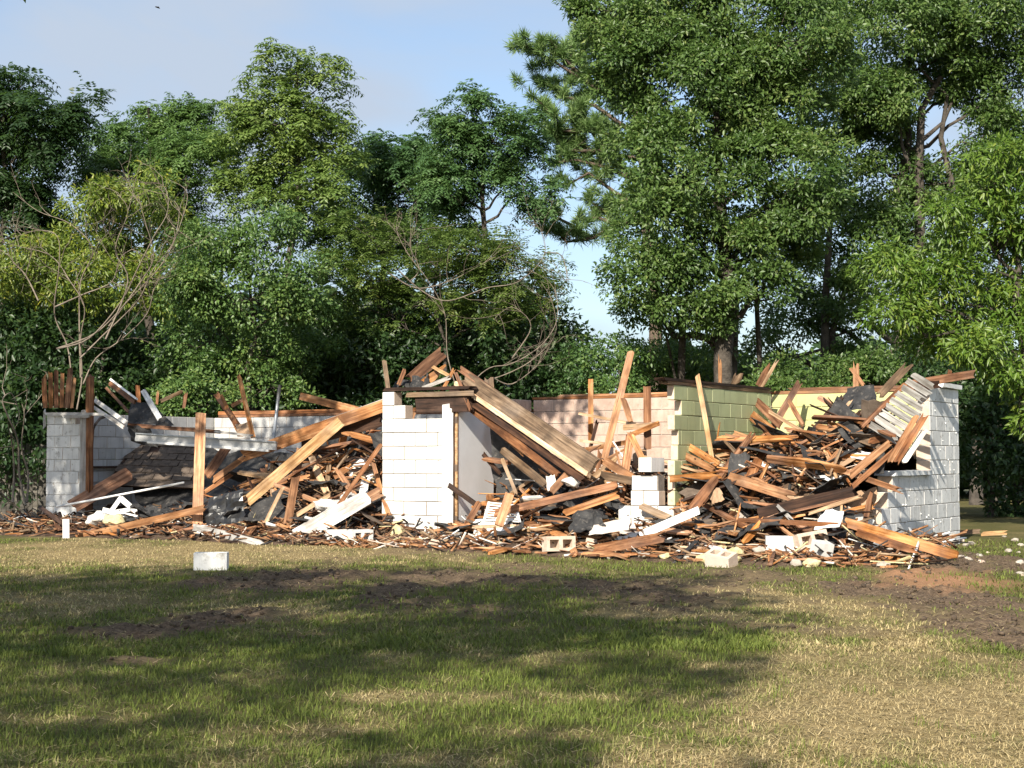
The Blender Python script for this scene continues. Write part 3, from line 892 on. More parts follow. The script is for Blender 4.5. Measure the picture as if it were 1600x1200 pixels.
def tree(name, label, Y, base_px, top_px, r0, blobs, style, leaf, seed, group=None, bark='bark', dens=7.0, dm=.9, cat='tree', tone=0.0, base_z=None, extra=None, frac=.22, rootY=None, scale=1.0):
    r = np.random.RandomState(seed)
    base = aty(base_px, 715, rootY or Y); base.z = gz(base.x, base.y) - .1 if base_z is None else base_z
    root = empty(name, base)
    tag(root, label, cat, group)
    top = aty(*top_px, Y)
    cl = blob_clumps(r, blobs, Y, dm, dens)
    off = np.array(base)
    mb = MB(); limbs(mb, r, base, top, r0, cl, frac)
    if extra: extra(mb, r)
    mb.v = [tuple(np.array(v) - off) for v in mb.v]
    mb.build('trunk', M[bark], root, True)
    L = Leaves()
    if cat == 'bush' and leaf == 'dark': crown_broad(r, L, cl, 42, .40, .14, .50, tone_bias=tone)
    elif style == 'broad': crown_broad(r, L, cl, 86, .36 * scale, .108 * scale, .46, tone_bias=tone)
    elif style == 'small': crown_broad(r, L, cl, 70, .32 * scale, .088 * scale, .55, tone_bias=tone)
    elif style == 'long': crown_broad(r, L, cl, 60, .40 * scale, .135 * scale, .30, droop=.55, tone_bias=tone)
    elif style == 'frond': crown_frond(r, L, cl, 11, .42 * scale, 5, .14 * scale, .36, tone_bias=tone)
    elif style == 'mimosa': crown_frond(r, L, cl, 9, .40 * scale, 5, .115 * scale, .34, droop=.25, tone_bias=tone)
    for i in range(len(L.V)): L.V[i] = L.V[i] - off
    L.build('crown', LM[leaf], root)
    return root

WOOD = 'trees growing behind the ruin'
tree('tall_tree', 'dark feathery leaved tree at the left edge of the picture', 36, -10, (10, 170), .16,
     [(0, 165, 70, 55), (55, 195, 60, 50), (128, 178, 32, 26), (108, 215, 30, 22), (30, 285, 60, 50), (75, 335, 45, 45), (-50, 250, 70, 120), (15, 380, 70, 60)], 'frond', 'dark', 101, WOOD, dens=7.5, scale=1.12)
tree('tall_tree', 'rounded mid green tree between the feathery edge tree and the tall light tree', 39, 235, (235, 170), .18,
     [(195, 215, 58, 48), (262, 205, 55, 48), (165, 285, 36, 36), (230, 295, 75, 55), (320, 280, 75, 65), (335, 205, 48, 40), (290, 360, 60, 50), (180, 350, 40, 40)], 'frond', 'mid', 102, WOOD, dens=8.5, scale=0.92)
tree('tall_tree', 'tallest light yellow-green tree with loose airy top against the sky', 36, 440, (470, 90), .15,
     [(452, 98, 36, 26), (412, 140, 34, 28), (508, 120, 26, 22), (470, 150, 42, 34), (525, 165, 26, 30), (440, 195, 60, 42), (510, 215, 42, 38), (400, 235, 58, 48), (470, 265, 70, 45), (385, 180, 24, 24), (530, 265, 32, 32), (400, 300, 60, 45), (480, 320, 60, 40)], 'frond', 'light', 103, WOOD, dens=5.6, scale=1.05)
tree('tall_tree', 'low rounded tree filling the dip between the light tree and the pyramid topped tree', 40, 600, (600, 230), .15,
     [(600, 255, 50, 38), (565, 300, 58, 48), (635, 300, 55, 48), (560, 365, 60, 50), (640, 370, 60, 40), (655, 235, 35, 28)], 'frond', 'fern', 104, WOOD, dens=8, scale=1.08)
tree('tall_tree', 'dark green tree with pyramid shaped top and bare trunk against the sky', 37, 778, (745, 170), .15,
     [(728, 175, 30, 34), (705, 215, 46, 36), (770, 215, 50, 30), (815, 185, 24, 16), (745, 255, 70, 36), (818, 245, 36, 30), (690, 290, 46, 34), (800, 290, 50, 26), (845, 300, 30, 26), (725, 335, 46, 26)], 'frond', 'fern', 105, WOOD, dens=9, scale=0.98)

# the pine: branches set out one by one, needles in tufts at their ends
def pine():
    r = np.random.RandomState(140); Y = 40.0
    base = aty(1040, 715, Y); base.z = -.1
    root = empty('pine_tree', base); tag(root, 'long needled pine reaching its branches into the sky beside the oak', 'tree', WOOD)
    off = np.array(base); mb = MB(); L = Leaves()
    def px(x, y, dy=0): return np.array(aty(x, y, Y + dy))
    top = px(985, -60)
    tr = [np.array(base) + (top - np.array(base)) * (i / 8) + r.normal(size=3) * .08 for i in range(9)]
    mb.tube(tr, [.24 - .022 * i for i in range(9)], 8)
    br = [[(1000, 165), (950, 150), (900, 118), (860, 92), (818, 72)], [(940, 145), (890, 100), (858, 62)], [(1000, 215), (930, 165), (880, 150), (838, 122)], [(1002, 240), (940, 205), (880, 205), (845, 160)],
          [(1005, 250), (935, 236), (880, 235), (848, 185)], [(940, 236), (895, 245), (865, 205)], [(1008, 290), (950, 262), (900, 250), (862, 255)], [(1008, 330), (960, 300), (920, 270), (885, 290)],
          [(1010, 345), (965, 350), (925, 372), (885, 378), (862, 352)], [(925, 372), (890, 350), (850, 330)], [(1010, 300), (960, 250), (930, 215), (910, 180)], [(1000, 120), (960, 90), (925, 60), (905, 95)],
          [(1005, 350), (970, 320), (945, 330), (915, 310)], [(995, 80), (950, 60), (915, 70)], [(960, 350), (935, 340), (900, 345)]]
    tips = []
    for b_ in br:
        dy = r.uniform(-1.2, 1.0)
        pts = [px(x, y, dy * i / len(b_)) for i, (x, y) in enumerate(b_)]
        mb.tube(pts, [.06 * (1 - .8 * i / (len(pts) - 1)) + .01 for i in range(len(pts))], 5, cap=False)
        for i in range(1, len(pts)):
            for _ in range(9):
                t = r.rand(); p = pts[i - 1] * (1 - t) + pts[i] * t
                if (i == 1 and r.rand() < .7) or (b_[-1][1] > 280 and r.rand() < .55): continue
                e = p + np.array([r.normal() * .30, r.normal() * .3, .10 + abs(r.normal()) * .22])
                mb.tube([p, (p + e) / 2 + r.normal(size=3) * .03, e], [.011, .008, .005], 4, cap=False); tips.append((e, unit(e - p + np.array([0, 0, .15]))))
        tips.append((pts[-1], unit(pts[-1] - pts[-2])))
    for e, d in tips:
        n = 120
        dirs = unit(r.normal(size=(n, 3)) * .8 + d * .75)
        P = e - d * (r.rand(n) * .28)[:, None]
        ln = .20 + .12 * r.rand(n)
        t0 = r.rand() * .35 + .4
        L.add(P, dirs, unit(r.normal(size=(n, 3))), ln, np.full(n, .021), np.clip(t0 + (r.rand(n) - .5) * .5, 0, 1), 0)
    mb.v = [tuple(np.array(v) - off) for v in mb.v]
    mb.build('trunk', M['pinebark'], root, True)
    L.V = [v - off for v in L.V]
    L.build('crown', LM['pine'], root)
pine()

def oak_extra(mb, r):
    # lower bare limbs and secondary stems seen under the crown
    for x0, x1, y0, y1, rad in ((1066, 1068, 640, 470, .13), (1140, 1150, 640, 440, .17), (1100, 1040, 600, 520, .05), (1190, 1180, 640, 430, .09)):
        p0, p1 = np.array(aty(x0, y0, 34)), np.array(aty(x1, y1, 33.5)); p0[2] = -.1
        mb.tube([p0, p0 * .6 + p1 * .4 + r.normal(size=3) * .08, p1], [rad, rad * .8, rad * .55], 7)
tree('oak_tree', 'huge dark green oak whose crown hangs over the green partition', 33, 1140, (1120, 60), .27,
     [(955, 35, 52, 55), (925, 10, 26, 22), (1010, 105, 72, 75), (1080, 40, 90, 80), (1170, 50, 95, 80), (1100, 160, 95, 80), (1005, 205, 50, 60), (1200, 165, 95, 75), (1080, 265, 95, 75), (1185, 275, 95, 75),
      (1005, 320, 48, 55), (1050, 375, 85, 70), (1150, 390, 85, 60), (1250, 300, 75, 70), (995, 430, 38, 42), (1065, 465, 65, 45), (1130, 470, 50, 35), (1250, 60, 80, 70), (1150, 130, 80, 60), (1210, 380, 60, 50), (1000, 60, 60, 60), (1110, 520, 50, 26), (1010, 490, 36, 24), (1200, 450, 46, 30)],
     'broad', 'oak', 112, WOOD, dens=8, extra=oak_extra)
def oak2_extra(mb, r):
    for pts, rad in ((((1440, 640), (1438, 420), (1436, 260), (1440, 170), (1470, 120)), .16), (((1490, 300), (1470, 215), (1480, 150), (1440, 110)), .08), (((1440, 220), (1475, 190), (1500, 130)), .06), (((1437, 300), (1410, 230), (1400, 160)), .06),
                     (((1285, 640), (1290, 470), (1300, 300)), .14), (((1310, 640), (1300, 520), (1330, 420)), .12), (((1240, 600), (1290, 530), (1380, 500)), .06), (((1230, 560), (1310, 540), (1360, 545)), .05)):
        P = [np.array(aty(x, y, 36.5)) for x, y in pts]
        if pts[0][1] > 590: P[0][2] = -.1
        mb.tube(P, [rad * (1 - .6 * i / (len(P) - 1)) for i in range(len(P))], 7)
tree('oak_tree', 'second oak at the right with dark forked limbs showing through its crown', 37, 1400, (1420, 60), .24,
     [(1330, 30, 95, 65), (1430, 35, 95, 60), (1540, 45, 95, 70), (1330, 140, 85, 75), (1570, 160, 65, 80), (1390, 160, 60, 60), (1520, 130, 50, 55), (1450, 110, 50, 40), (1470, 280, 50, 40), (1540, 220, 50, 40), (1440, 350, 60, 40), (1330, 245, 75, 55), (1390, 300, 60, 60), (1300, 350, 60, 55), (1510, 300, 50, 45), (1585, 260, 50, 50), (1290, 440, 50, 45), (1380, 390, 60, 50), (1250, 500, 40, 30), (1330, 480, 50, 36), (1340, 560, 46, 26), (1200, 540, 40, 26)],
     'broad', 'oak', 113, WOOD, dens=8.3, extra=oak2_extra, tone=-.05)
tree('lime_green_tree', 'bright lime green tree hanging in over the right end wall', 27.5, 1620, (1570, 300), .14,
     [(1540, 285, 52, 50), (1600, 290, 55, 60), (1490, 345, 48, 38), (1555, 380, 72, 55), (1410, 415, 52, 32), (1455, 460, 72, 48), (1545, 480, 80, 55), (1610, 440, 60, 80), (1395, 485, 42, 32), (1475, 530, 60, 28), (1580, 560, 60, 38), (1530, 545, 50, 30), (1620, 620, 50, 50)],
     'long', 'lime', 114, WOOD, dens=8.5, dm=.8)
tree('broad_shrub', 'dense glossy shrub tree with pale young leaves behind the garage bay', 33, 390, (390, 380), .09,
     [(340, 375, 55, 42), (430, 395, 66, 48), (300, 440, 55, 55), (390, 465, 80, 65), (475, 450, 45, 55), (325, 530, 65, 60), (420, 550, 75, 60), (285, 590, 36, 40), (350, 585, 34, 30), (455, 600, 40, 36), (405, 610, 36, 30), (310, 640, 40, 30)],
     'small', 'mid', 115, WOOD, dens=8.5, cat='shrub', tone=.02)
tree('mimosa_tree', 'flat topped feathery mimosa tree with pinkish flower tips behind the white pier', 35, 690, (690, 400), .10,
     [(560, 360, 58, 20), (640, 375, 66, 24), (720, 390, 76, 28), (790, 425, 56, 30), (835, 470, 40, 36), (680, 450, 76, 36), (560, 430, 56, 40), (600, 490, 70, 36), (760, 480, 60, 36), (860, 420, 26, 18)], 'mimosa', 'mimosa', 116, WOOD, dens=12)
tree('young_tree', 'yellow-green young tree behind the twisted bare branches', 34, 160, (170, 320), .07,
     [(165, 330, 55, 42), (235, 305, 38, 34), (130, 385, 55, 45), (225, 375, 55, 45), (55, 420, 60, 45), (150, 450, 80, 45), (25, 475, 50, 55), (250, 440, 40, 40)], 'long', 'yellow', 117, WOOD, dens=8)
k = 0
for (px_, py_, rx_, ry_, Y_, lf, lab) in [
        (505, 560, 85, 85, 36.5, 'dark', 'dark evergreen bush standing between the glossy shrub and the white pier'),
        (610, 570, 90, 80, 36, 'dark', 'dark bush right behind the white pier'),
        (720, 565, 85, 75, 37, 'dark', 'dark bush below the flat topped mimosa'),
        (830, 565, 75, 70, 36, 'dark', 'dark bush behind the fallen roof beam'),
        (905, 585, 50, 42, 35, 'fern', 'small dark bush below the gap of sky'),
        (965, 575, 60, 42, 34, 'mid', 'sunlit leafy bush behind the tall leaning stud'),
        (1050, 575, 70, 48, 35, 'mid', 'sunlit bush behind the top of the green partition'),
        (1150, 590, 80, 45, 36, 'oak', 'bush behind the far end of the green partition'),
        (1250, 600, 75, 40, 32, 'oak', 'low bush behind the yellow wall'),
        (1350, 590, 70, 50, 33, 'oak', 'bush behind the roof wreckage'),
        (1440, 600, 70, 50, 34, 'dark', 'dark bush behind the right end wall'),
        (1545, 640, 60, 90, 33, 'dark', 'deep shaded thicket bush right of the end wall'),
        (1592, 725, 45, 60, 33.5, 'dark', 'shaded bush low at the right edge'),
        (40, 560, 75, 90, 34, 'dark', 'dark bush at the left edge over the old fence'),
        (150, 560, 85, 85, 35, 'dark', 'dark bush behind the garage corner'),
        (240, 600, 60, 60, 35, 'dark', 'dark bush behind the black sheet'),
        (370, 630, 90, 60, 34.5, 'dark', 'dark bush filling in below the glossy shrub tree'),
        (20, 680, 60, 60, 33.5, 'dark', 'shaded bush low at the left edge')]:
    bl = [(px_ + rx_ * .5 * math.cos(i * 2.4 + k), py_ + ry_ * .5 * math.sin(i * 2.4 + k) * .9, rx_ * .62, ry_ * .6) for i in range(5)] + [(px_, py_ + ry_ * .9, rx_ * .8, ry_ * .6)]
    tree('bush', lab, Y_, px_, (px_, py_ - ry_ * .3), .06, bl, 'small' if lf != 'dark' else 'broad', lf, 200 + k, 'bushes along the edge of the wood', dens=6.0, cat='bush', frac=.12); k += 1

# the wood farther off reads as one mass
def backwood():
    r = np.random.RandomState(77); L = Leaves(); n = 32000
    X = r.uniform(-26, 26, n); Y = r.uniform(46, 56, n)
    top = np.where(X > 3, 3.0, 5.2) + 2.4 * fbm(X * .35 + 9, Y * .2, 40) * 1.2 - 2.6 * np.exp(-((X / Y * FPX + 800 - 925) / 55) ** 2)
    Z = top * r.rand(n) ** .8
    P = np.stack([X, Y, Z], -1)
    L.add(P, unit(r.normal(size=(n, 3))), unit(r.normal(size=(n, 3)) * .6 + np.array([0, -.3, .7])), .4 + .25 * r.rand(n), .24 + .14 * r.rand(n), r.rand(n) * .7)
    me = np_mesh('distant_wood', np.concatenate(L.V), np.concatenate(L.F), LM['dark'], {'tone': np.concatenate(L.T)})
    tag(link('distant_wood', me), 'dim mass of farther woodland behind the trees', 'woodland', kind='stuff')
backwood()

# trunks standing in the shade at the right
for (x, Y, rad, lean, lab) in [(1524, 41, .15, .2, 'slim grey trunk in the shade next to the end wall'), (1560, 43, .19, -.1, 'thicker shaded trunk with a torn pale scar')]:
    b0 = aty(x, 715, Y); b0.z = -.1
    root = empty('tree_trunk', b0); tag(root, lab, 'tree', 'shaded trunks at the right')
    mb = MB(); mb.tube([(0, 0, 0), (lean * .3, 0, 1.5), (lean * .6, 0.1, 3.2), (lean, .1, 6.5)], [rad * 1.3, rad, rad * .9, rad * .6], 9); mb.build('trunk', M['bark'], root, True)
    L = Leaves(); r = np.random.RandomState(int(x)); n = 2500
    P = np.stack([r.normal(size=n) * 1.1 + lean, r.normal(size=n) * 1.0, 5.6 + r.normal(size=n) * .8], -1)
    L.add(P, unit(r.normal(size=(n, 3))), unit(r.normal(size=(n, 3)) * .5 + np.array([0, 0, 1])), np.full(n, .13), np.full(n, .06), r.rand(n))
    L.build('crown', LM['dark'], root)

# trees beside and behind the photographer: their shade lies on the lawn and on the garage corner
def shade_tree(name, label, x, y, blobs, seed, r0=.3):
    r = np.random.RandomState(seed)
    root = empty(name, (x, y, -.1)); tag(root, label, 'tree', 'trees beside the lawn')
    mb = MB(); cl = []
    for (bx_, by_, bz_, rx_, ry_, rz_, dens) in blobs:
        R = np.array([rx_, ry_, rz_]); kk = int(dens * math.pi * rx_ * ry_)
        d = unit(r.normal(size=(kk, 3))); rad = r.rand(kk) ** .45
        cl.append((np.array([bx_, by_, bz_]), R, np.array([bx_, by_, bz_]) + d * R * rad[:, None], unit(d + np.array([0, 0, .3])), np.zeros(kk)))
    limbs(mb, r, (0, 0, 0), (cl[0][0][0] * .5, cl[0][0][1] * .5, cl[0][0][2] + 1), r0, cl, .25)
    mb.build('trunk', M['bark'], root, True)
    L = Leaves(); crown_broad(r, L, cl, 34, .55, .20, .52)
    L.build('crown', LM['oak'], root)
SH = 1 / math.tan(SUN_EL)
def shade_at(gx, gy, h): return (gx - SUN_H.x * SH * h, gy - SUN_H.y * SH * h)
def shade_group(label, h, prints, seed, r0, dens):
    """a tree whose crown throws shade over the given footprints (x, y, half width, half length) of ground"""
    c0 = shade_at(prints[0][0], prints[0][1], h); bl = []
    for i, (gx, gy, RX, RY) in enumerate(prints):
        hh = h + .5 * math.sin(i * 2.1); X, Y = shade_at(gx, gy, hh); rz = min(.9, RY * .45)
        bl.append((X - c0[0], Y - c0[1], hh, RX, max(RY - rz * SH * .7, .35), rz, dens))
    shade_tree('shade_tree', label, c0[0], c0[1], bl, seed, r0)
shade_group('broad leafy tree out of view beside the lawn, throwing shade on it', 9.0,
            [(-3.5, 14.2, 3.8, 2.7), (.3, 14.3, 1.9, 2.4), (1.3, 12.2, 1.0, 1.7), (-7.5, 13.5, 3.0, 3.2), (-1.2, 11.3, 2.3, 1.9), (-4.6, 10.6, 2.6, 2.0), (.4, 9.4, .9, .9), (-2.3, 9.2, 1.9, .8), (-4.8, 7.8, 2.0, 1.4), (-1.7, 6.6, 1.7, .9), (-7.5, 9, 2.5, 3.0), (-3.6, 5.2, 2.5, 1.3), (-2.6, 16.6, 2.6, 1.4), (-6.0, 15.8, 2.4, 1.5), (.2, 6.2, .7, .6), (-.6, 11.0, 1.6, 1.6), (-2.6, 7.7, 1.2, .8), (.6, 15.9, 1.3, 1.0)], 301, .3, 5.2)
def abp(a, q, RX, RY): p = ab(a, q); return (p.x, p.y, RX, RY)
shade_group('leafy tree out of view at the left, shading the garage corner', 8.5,
            [abp(-2.2, 3.0, 2.0, 3.0), abp(.1, 2.0, 1.25, 2.2), abp(2.0, 5.6, 2.0, 2.0), abp(4.6, 6.4, 1.8, 1.5), abp(.4, 4.5, 1.2, 1.6), abp(6.6, 7.0, 1.4, 1.1), abp(2.6, 2.9, 1.2, .7), abp(4.2, 2.9, .9, .5)], 302, .2, 9.0)

# bare twisted branches
def catmull(pts, sub=5):
    P = [pts[0]] + pts + [pts[-1]]; out = []
    for i in range(1, len(P) - 2):
        for j in range(sub):
            t = j / sub; a, b_, c_, d_ = P[i - 1], P[i], P[i + 1], P[i + 2]
            out.append(.5 * ((2 * b_) + (c_ - a) * t + (2 * a - 5 * b_ + 4 * c_ - d_) * t * t + (3 * b_ - a - 3 * c_ + d_) * t ** 3))
    out.append(pts[-1]); return out
def bare(name, label, Y, base_px, strands, seed, r0=.035, shoots=3):
    r = np.random.RandomState(seed)
    base = aty(base_px, 715, Y); base.z = 0
    root = empty(name, base); tag(root, label, 'dead shrub'); off = np.array(base)
    for s in strands:
        mb = MB()
        dy = r.uniform(-.5, .5)
        P = [np.array(aty(x, y, Y + dy + .25 * math.sin(i * 1.3))) for i, (x, y) in enumerate(s)]
        C = catmull(P)
        mb.tube(C, [r0 * (1.25 - 1.0 * i / len(C)) * (1 + .12 * math.sin(i * 2.7)) for i in range(len(C))], 5)
        for _ in range(shoots):
            i = r.randint(len(C) // 3, len(C) - 2); d = unit(C[i + 1] - C[i]); e = C[i]
            dd = unit(d + r.normal(size=3) * .6); pts = [e]
            for q in range(5):
                dd = unit(dd + r.normal(size=3) * .28 + np.array([0, 0, .12])); pts.append(pts[-1] + dd * r.uniform(.12, .3))
            mb.tube(pts, [r0 * .5 * (1 - .16 * q) for q in range(6)], 4, cap=False)
            for q in (2, 3, 4):
                dd2 = unit(dd + r.normal(size=3) * .7); p2 = pts[q] + dd2 * r.uniform(.1, .22)
                mb.tube([pts[q], p2, p2 + unit(dd2 + r.normal(size=3) * .4) * .15], [r0 * .25, r0 * .18, r0 * .08], 3, cap=False)
        mb.v = [tuple(np.array(v) - off) for v in mb.v]
        mb.build('branch', M['deadwood'], root, True)
bare('bare_shrub', 'tangle of bare tan branches arching over the garage corner', 31.5, 120,
     [[(120, 640), (128, 590), (126, 530), (132, 480), (110, 440), (80, 400), (30, 385), (-10, 375)],
      [(88, 545), (150, 520), (200, 470), (255, 410), (282, 350), (292, 300), (262, 280)],
      [(90, 545), (140, 528), (190, 470), (215, 420), (240, 370), (262, 330), (255, 290), (215, 285)],
      [(125, 560), (160, 525), (215, 470), (240, 420), (270, 380), (280, 330), (268, 310)],
      [(130, 600), (150, 560), (190, 530), (230, 490), (245, 440), (283, 430)],
      [(112, 590), (105, 540), (85, 490), (92, 420), (90, 370), (60, 360), (20, 372)],
      [(126, 590), (124, 500), (126, 440), (145, 390), (110, 350), (60, 330), (20, 300)],
      [(165, 530), (200, 440), (180, 390), (200, 330), (180, 300)], [(170, 510), (220, 440), (240, 400), (225, 340), (215, 300)],
      [(85, 480), (130, 460), (175, 440), (190, 400), (230, 380)], [(60, 470), (40, 430), (15, 400), (-5, 340)]], 401, .015, 8)
bare('bare_shrub', 'looping bare grey vines hanging in the mimosa behind the fallen beam', 33.0, 730,
     [[(745, 640), (740, 600), (765, 575), (800, 568), (845, 540), (870, 500), (865, 450), (830, 425), (780, 430)],
      [(725, 640), (700, 560), (695, 490), (670, 440), (640, 400), (620, 360), (625, 330)],
      [(740, 600), (790, 585), (835, 560), (868, 520), (862, 470), (845, 440)], [(620, 420), (660, 455), (700, 470), (760, 450), (810, 440), (850, 400), (845, 360), (825, 345)],
      [(605, 425), (650, 450), (700, 440), (740, 420), (775, 400)], [(640, 440), (655, 420), (640, 380), (660, 350)], [(800, 560), (830, 510), (800, 480), (770, 500)], [(850, 395), (878, 400), (885, 440), (860, 400)], [(770, 590), (800, 600), (840, 570), (860, 540)]], 402, .012, 8)
bare('bare_shrub', 'pale looping vine stems beside the old fence', 30.0, 35,
     [[(40, 790), (30, 740), (28, 690), (12, 650), (4, 625), (18, 615), (30, 645), (26, 665)], [(42, 785), (44, 740), (34, 700), (38, 650), (34, 630)], [(20, 785), (22, 730), (18, 690), (12, 660)], [(0, 770), (30, 795), (30, 800)]], 403, .02, 2)

# old board fence behind the left corner
def old_fence():
    r = random.Random(8)
    f0, f1 = aty(-30, 715, 33.0), aty(80, 715, 33.0)
    root = empty('old_fence', (f0.x, f0.y, 0)); tag(root, 'old grey board fence in the shade at the left edge', 'fence')
    n = 16; wd = (f1.x - f0.x) / n
    me = MB(); me.quad_box(Matrix.Identity(4), (0, wd * .94), (0, .02), (0, 1.55)); sh = me.mesh('fence_board', M['fence'])
    for i in range(n):
        o = link('fence_board', sh, root); o.location = (i * wd, r.uniform(-.01, .01), r.uniform(-.06, .04)); o.rotation_euler = (0, r.uniform(-.015, .015), 0)
    for z in (.35, 1.25):
        mb = MB(); mb.quad_box(Matrix.Identity(4), (0, n * wd), (.022, .07), (z, z + .08)); mb.build('rail', M['fence'], root)
old_fence()

# a bird far up
bp = aty(246, 12, 60)
bird = MB()
bird.tube([(-.10, 0, 0), (-.05, 0, .012), (.04, 0, .015), (.11, 0, 0)], [.01, .03, .028, .008], 8)
for sg in (-1, 1):
    b0 = len(bird.v)
    bird.v += [(-.03, 0, .01), (.05, 0, .015), (.03, sg * .12, .05), (-.03, sg * .12, .045), (-.01, sg * .24, .02), (-.03, 0, .004), (.05, 0, .006), (.03, sg * .12, .044), (-.03, sg * .12, .04)]
    for q in ((0, 1, 2, 3), (3, 2, 4), (5, 8, 7, 6), (8, 4, 7)):
        bird.f.append(tuple(b0 + i for i in q)); bird.m.append(0)
bo = bird.build('bird', M['tar'], None, True); bo.location = bp; bo.rotation_euler = (.3, .2, .6)
tag(bo, 'tiny dark bird flying high in the sky', 'bird')

# ------------------------------------------------------------------ the rubble heap
def interp(xs_, ys_):
    A = np.array([a_of(x) for x in xs_]); Yv = np.array(ys_, float)
    return lambda a: np.interp(a, A, Yv)
inner_h = interp([40, 100, 137, 250, 330, 420, 500, 590, 640, 700, 760, 850, 930, 1010, 1050, 1130, 1230, 1330, 1352],
                 [.1, .12, .2, .34, .55, .88, 1.2, 1.38, .9, .25, .5, .8, .88, .76, .84, 1.1, 1.16, 1.42, 1.5])
front_h = interp([-80, 0, 300, 500, 580, 600, 690, 760, 900, 1000, 1200, 1330, 1400, 1470, 1540],
                 [.02, .13, .17, .19, .10, .02, .03, .15, .22, .16, .24, .22, .14, .05, .0])
def heap(a, q):
    a = np.asarray(a, float); q = np.asarray(q, float)
    hi = inner_h(a); hf = front_h(a)
    rin = np.clip((q + .35) / 1.25, 0, 1); rin = rin * rin * (3 - 2 * rin)
    rf = np.clip((q + 2.0) / 1.5, 0, 1); rf = rf * rf * (3 - 2 * rf)
    h = hf * rf * (1 - rin) + np.maximum(hi, hf) * rin
    h = h * np.where((q > 3.9) | ((a > aEnd - .25) & (q > -.15)), 0, 1)
    return h * (0.75 + .5 * fbm(a * 1.7 + 3, q * 1.7 + 9, 60))
def heap1(a, q): return float(heap(np.array([a]), np.array([q]))[0])

aa = np.arange(-1.2, aEnd - .28, .12); qq = np.arange(-2.1, 3.95, .12)
AA, QQ = np.meshgrid(aa, qq)
HH = heap(AA, QQ)
edge = np.minimum(np.minimum(AA + 1.2, (aEnd - .28 - AA) * 3), 1)
PX = L0.x + E.x * AA + D.x * QQ; PY = L0.y + E.y * AA + D.y * QQ
ZZ = HH + (fbm(AA * 6, QQ * 6, 61) - .5) * .10 * np.clip(HH * 8, 0, 1) + relief(PX, PY) - .03 * (HH < .02)
idx = np.arange(AA.size).reshape(AA.shape)
F = np.stack([idx[:-1, :-1], idx[:-1, 1:], idx[1:, 1:], idx[1:, :-1]], -1).reshape(-1, 4)
tag(link('rubble', np_mesh('rubble', np.stack([PX, PY, ZZ], -1).reshape(-1, 3), F, M['dirtshade'])), 'heap of dirt and fine rubble under the broken timber', 'rubble', kind='stuff')

rd = random.Random(5)
def board_mesh(L, w, t, mats, jag=(.04, .04), bow=0.0, rr=rd):
    """plank along +x with split ends: four edges across the width, each broken off at its own length"""
    mb = MB(); n = 2
    cols = (-w / 2, w * rr.uniform(-.28, -.1), w * rr.uniform(.1, .28), w / 2)
    je = [[rr.uniform(0, jag[0]) * (1.5 if rr.random() < .3 else .6) for _ in range(4)], [-rr.uniform(0, jag[1]) * (1.5 if rr.random() < .3 else .6) for _ in range(4)]]
    mx = L * .45
    for i in range(n + 1):
        x = L * i / n; bw = math.sin(math.pi * i / n) * bow
        for s in (-1, 1):
            for c_ in range(4):
                xx = x + (min(je[0][c_], mx) if i == 0 else max(je[1][c_], -mx) if i == n else 0)
                rag = max(jag) > .06 and i in (0, n)
                th = t / 2 * (rr.uniform(.3, 1) if rag else 1)
                mb.v.append((xx, cols[c_] * (rr.uniform(.75, 1) if rag else 1) + rr.uniform(-.003, .003), s * th + bw))
    def I(i, s, c_): return i * 8 + s * 4 + c_
    for i in range(n):
        for c_ in range(3):
            mb.f.append((I(i, 1, c_), I(i + 1, 1, c_), I(i + 1, 1, c_ + 1), I(i, 1, c_ + 1))); mb.m.append(0)
            mb.f.append((I(i, 0, c_), I(i, 0, c_ + 1), I(i + 1, 0, c_ + 1), I(i + 1, 0, c_))); mb.m.append(0)
        mb.f.append((I(i, 0, 0), I(i + 1, 0, 0), I(i + 1, 1, 0), I(i, 1, 0))); mb.m.append(0)
        mb.f.append((I(i, 0, 3), I(i, 1, 3), I(i + 1, 1, 3), I(i + 1, 0, 3))); mb.m.append(1 if len(mats) > 1 else 0)
    for i, o in ((0, 1), (n, 0)):
        for c_ in range(3):
            q = [I(i, 0, c_), I(i, 1, c_), I(i, 1, c_ + 1), I(i, 0, c_ + 1)]
            mb.f.append(tuple(q if o else q[::-1])); mb.m.append(0)
    return mb.mesh('board', mats)

CAMP = Vector((0, 0, EYE))
def hb(name, label, p0, p1, w, t, mat, roll=0.0, jag=(.04, .06), edge=None, parent=None, cat='board', group=None, bow=0.0):
    """a plank between two surveyed points, its wide face turned to the viewer, rolled about its length"""
    P0, P1 = (at(*p) if not isinstance(p, Vector) else p for p in (p0, p1))
    ax = P1 - P0; L = ax.length; ax.normalize()
    n = (CAMP - (P0 + P1) / 2); n = (n - ax * n.dot(ax)).normalized()
    wd = n.cross(ax).normalized()
    if wd.z < 0: wd = -wd
    n2 = ax.cross(wd).normalized()
    mm = Matrix((ax, wd, n2)).transposed() @ Matrix.Rotation(roll, 3, 'X')
    mats = [M[mat]] + ([M[edge]] if edge else [])
    o = link(name, board_mesh(L, w, t, mats, jag, bow), parent)
    o.location = P0 - (parent.location if parent is not None else Vector())
    o.rotation_euler = mm.to_euler()
    if parent is None: tag(o, label, cat, group)
    elif label: o['label'] = label
    return o

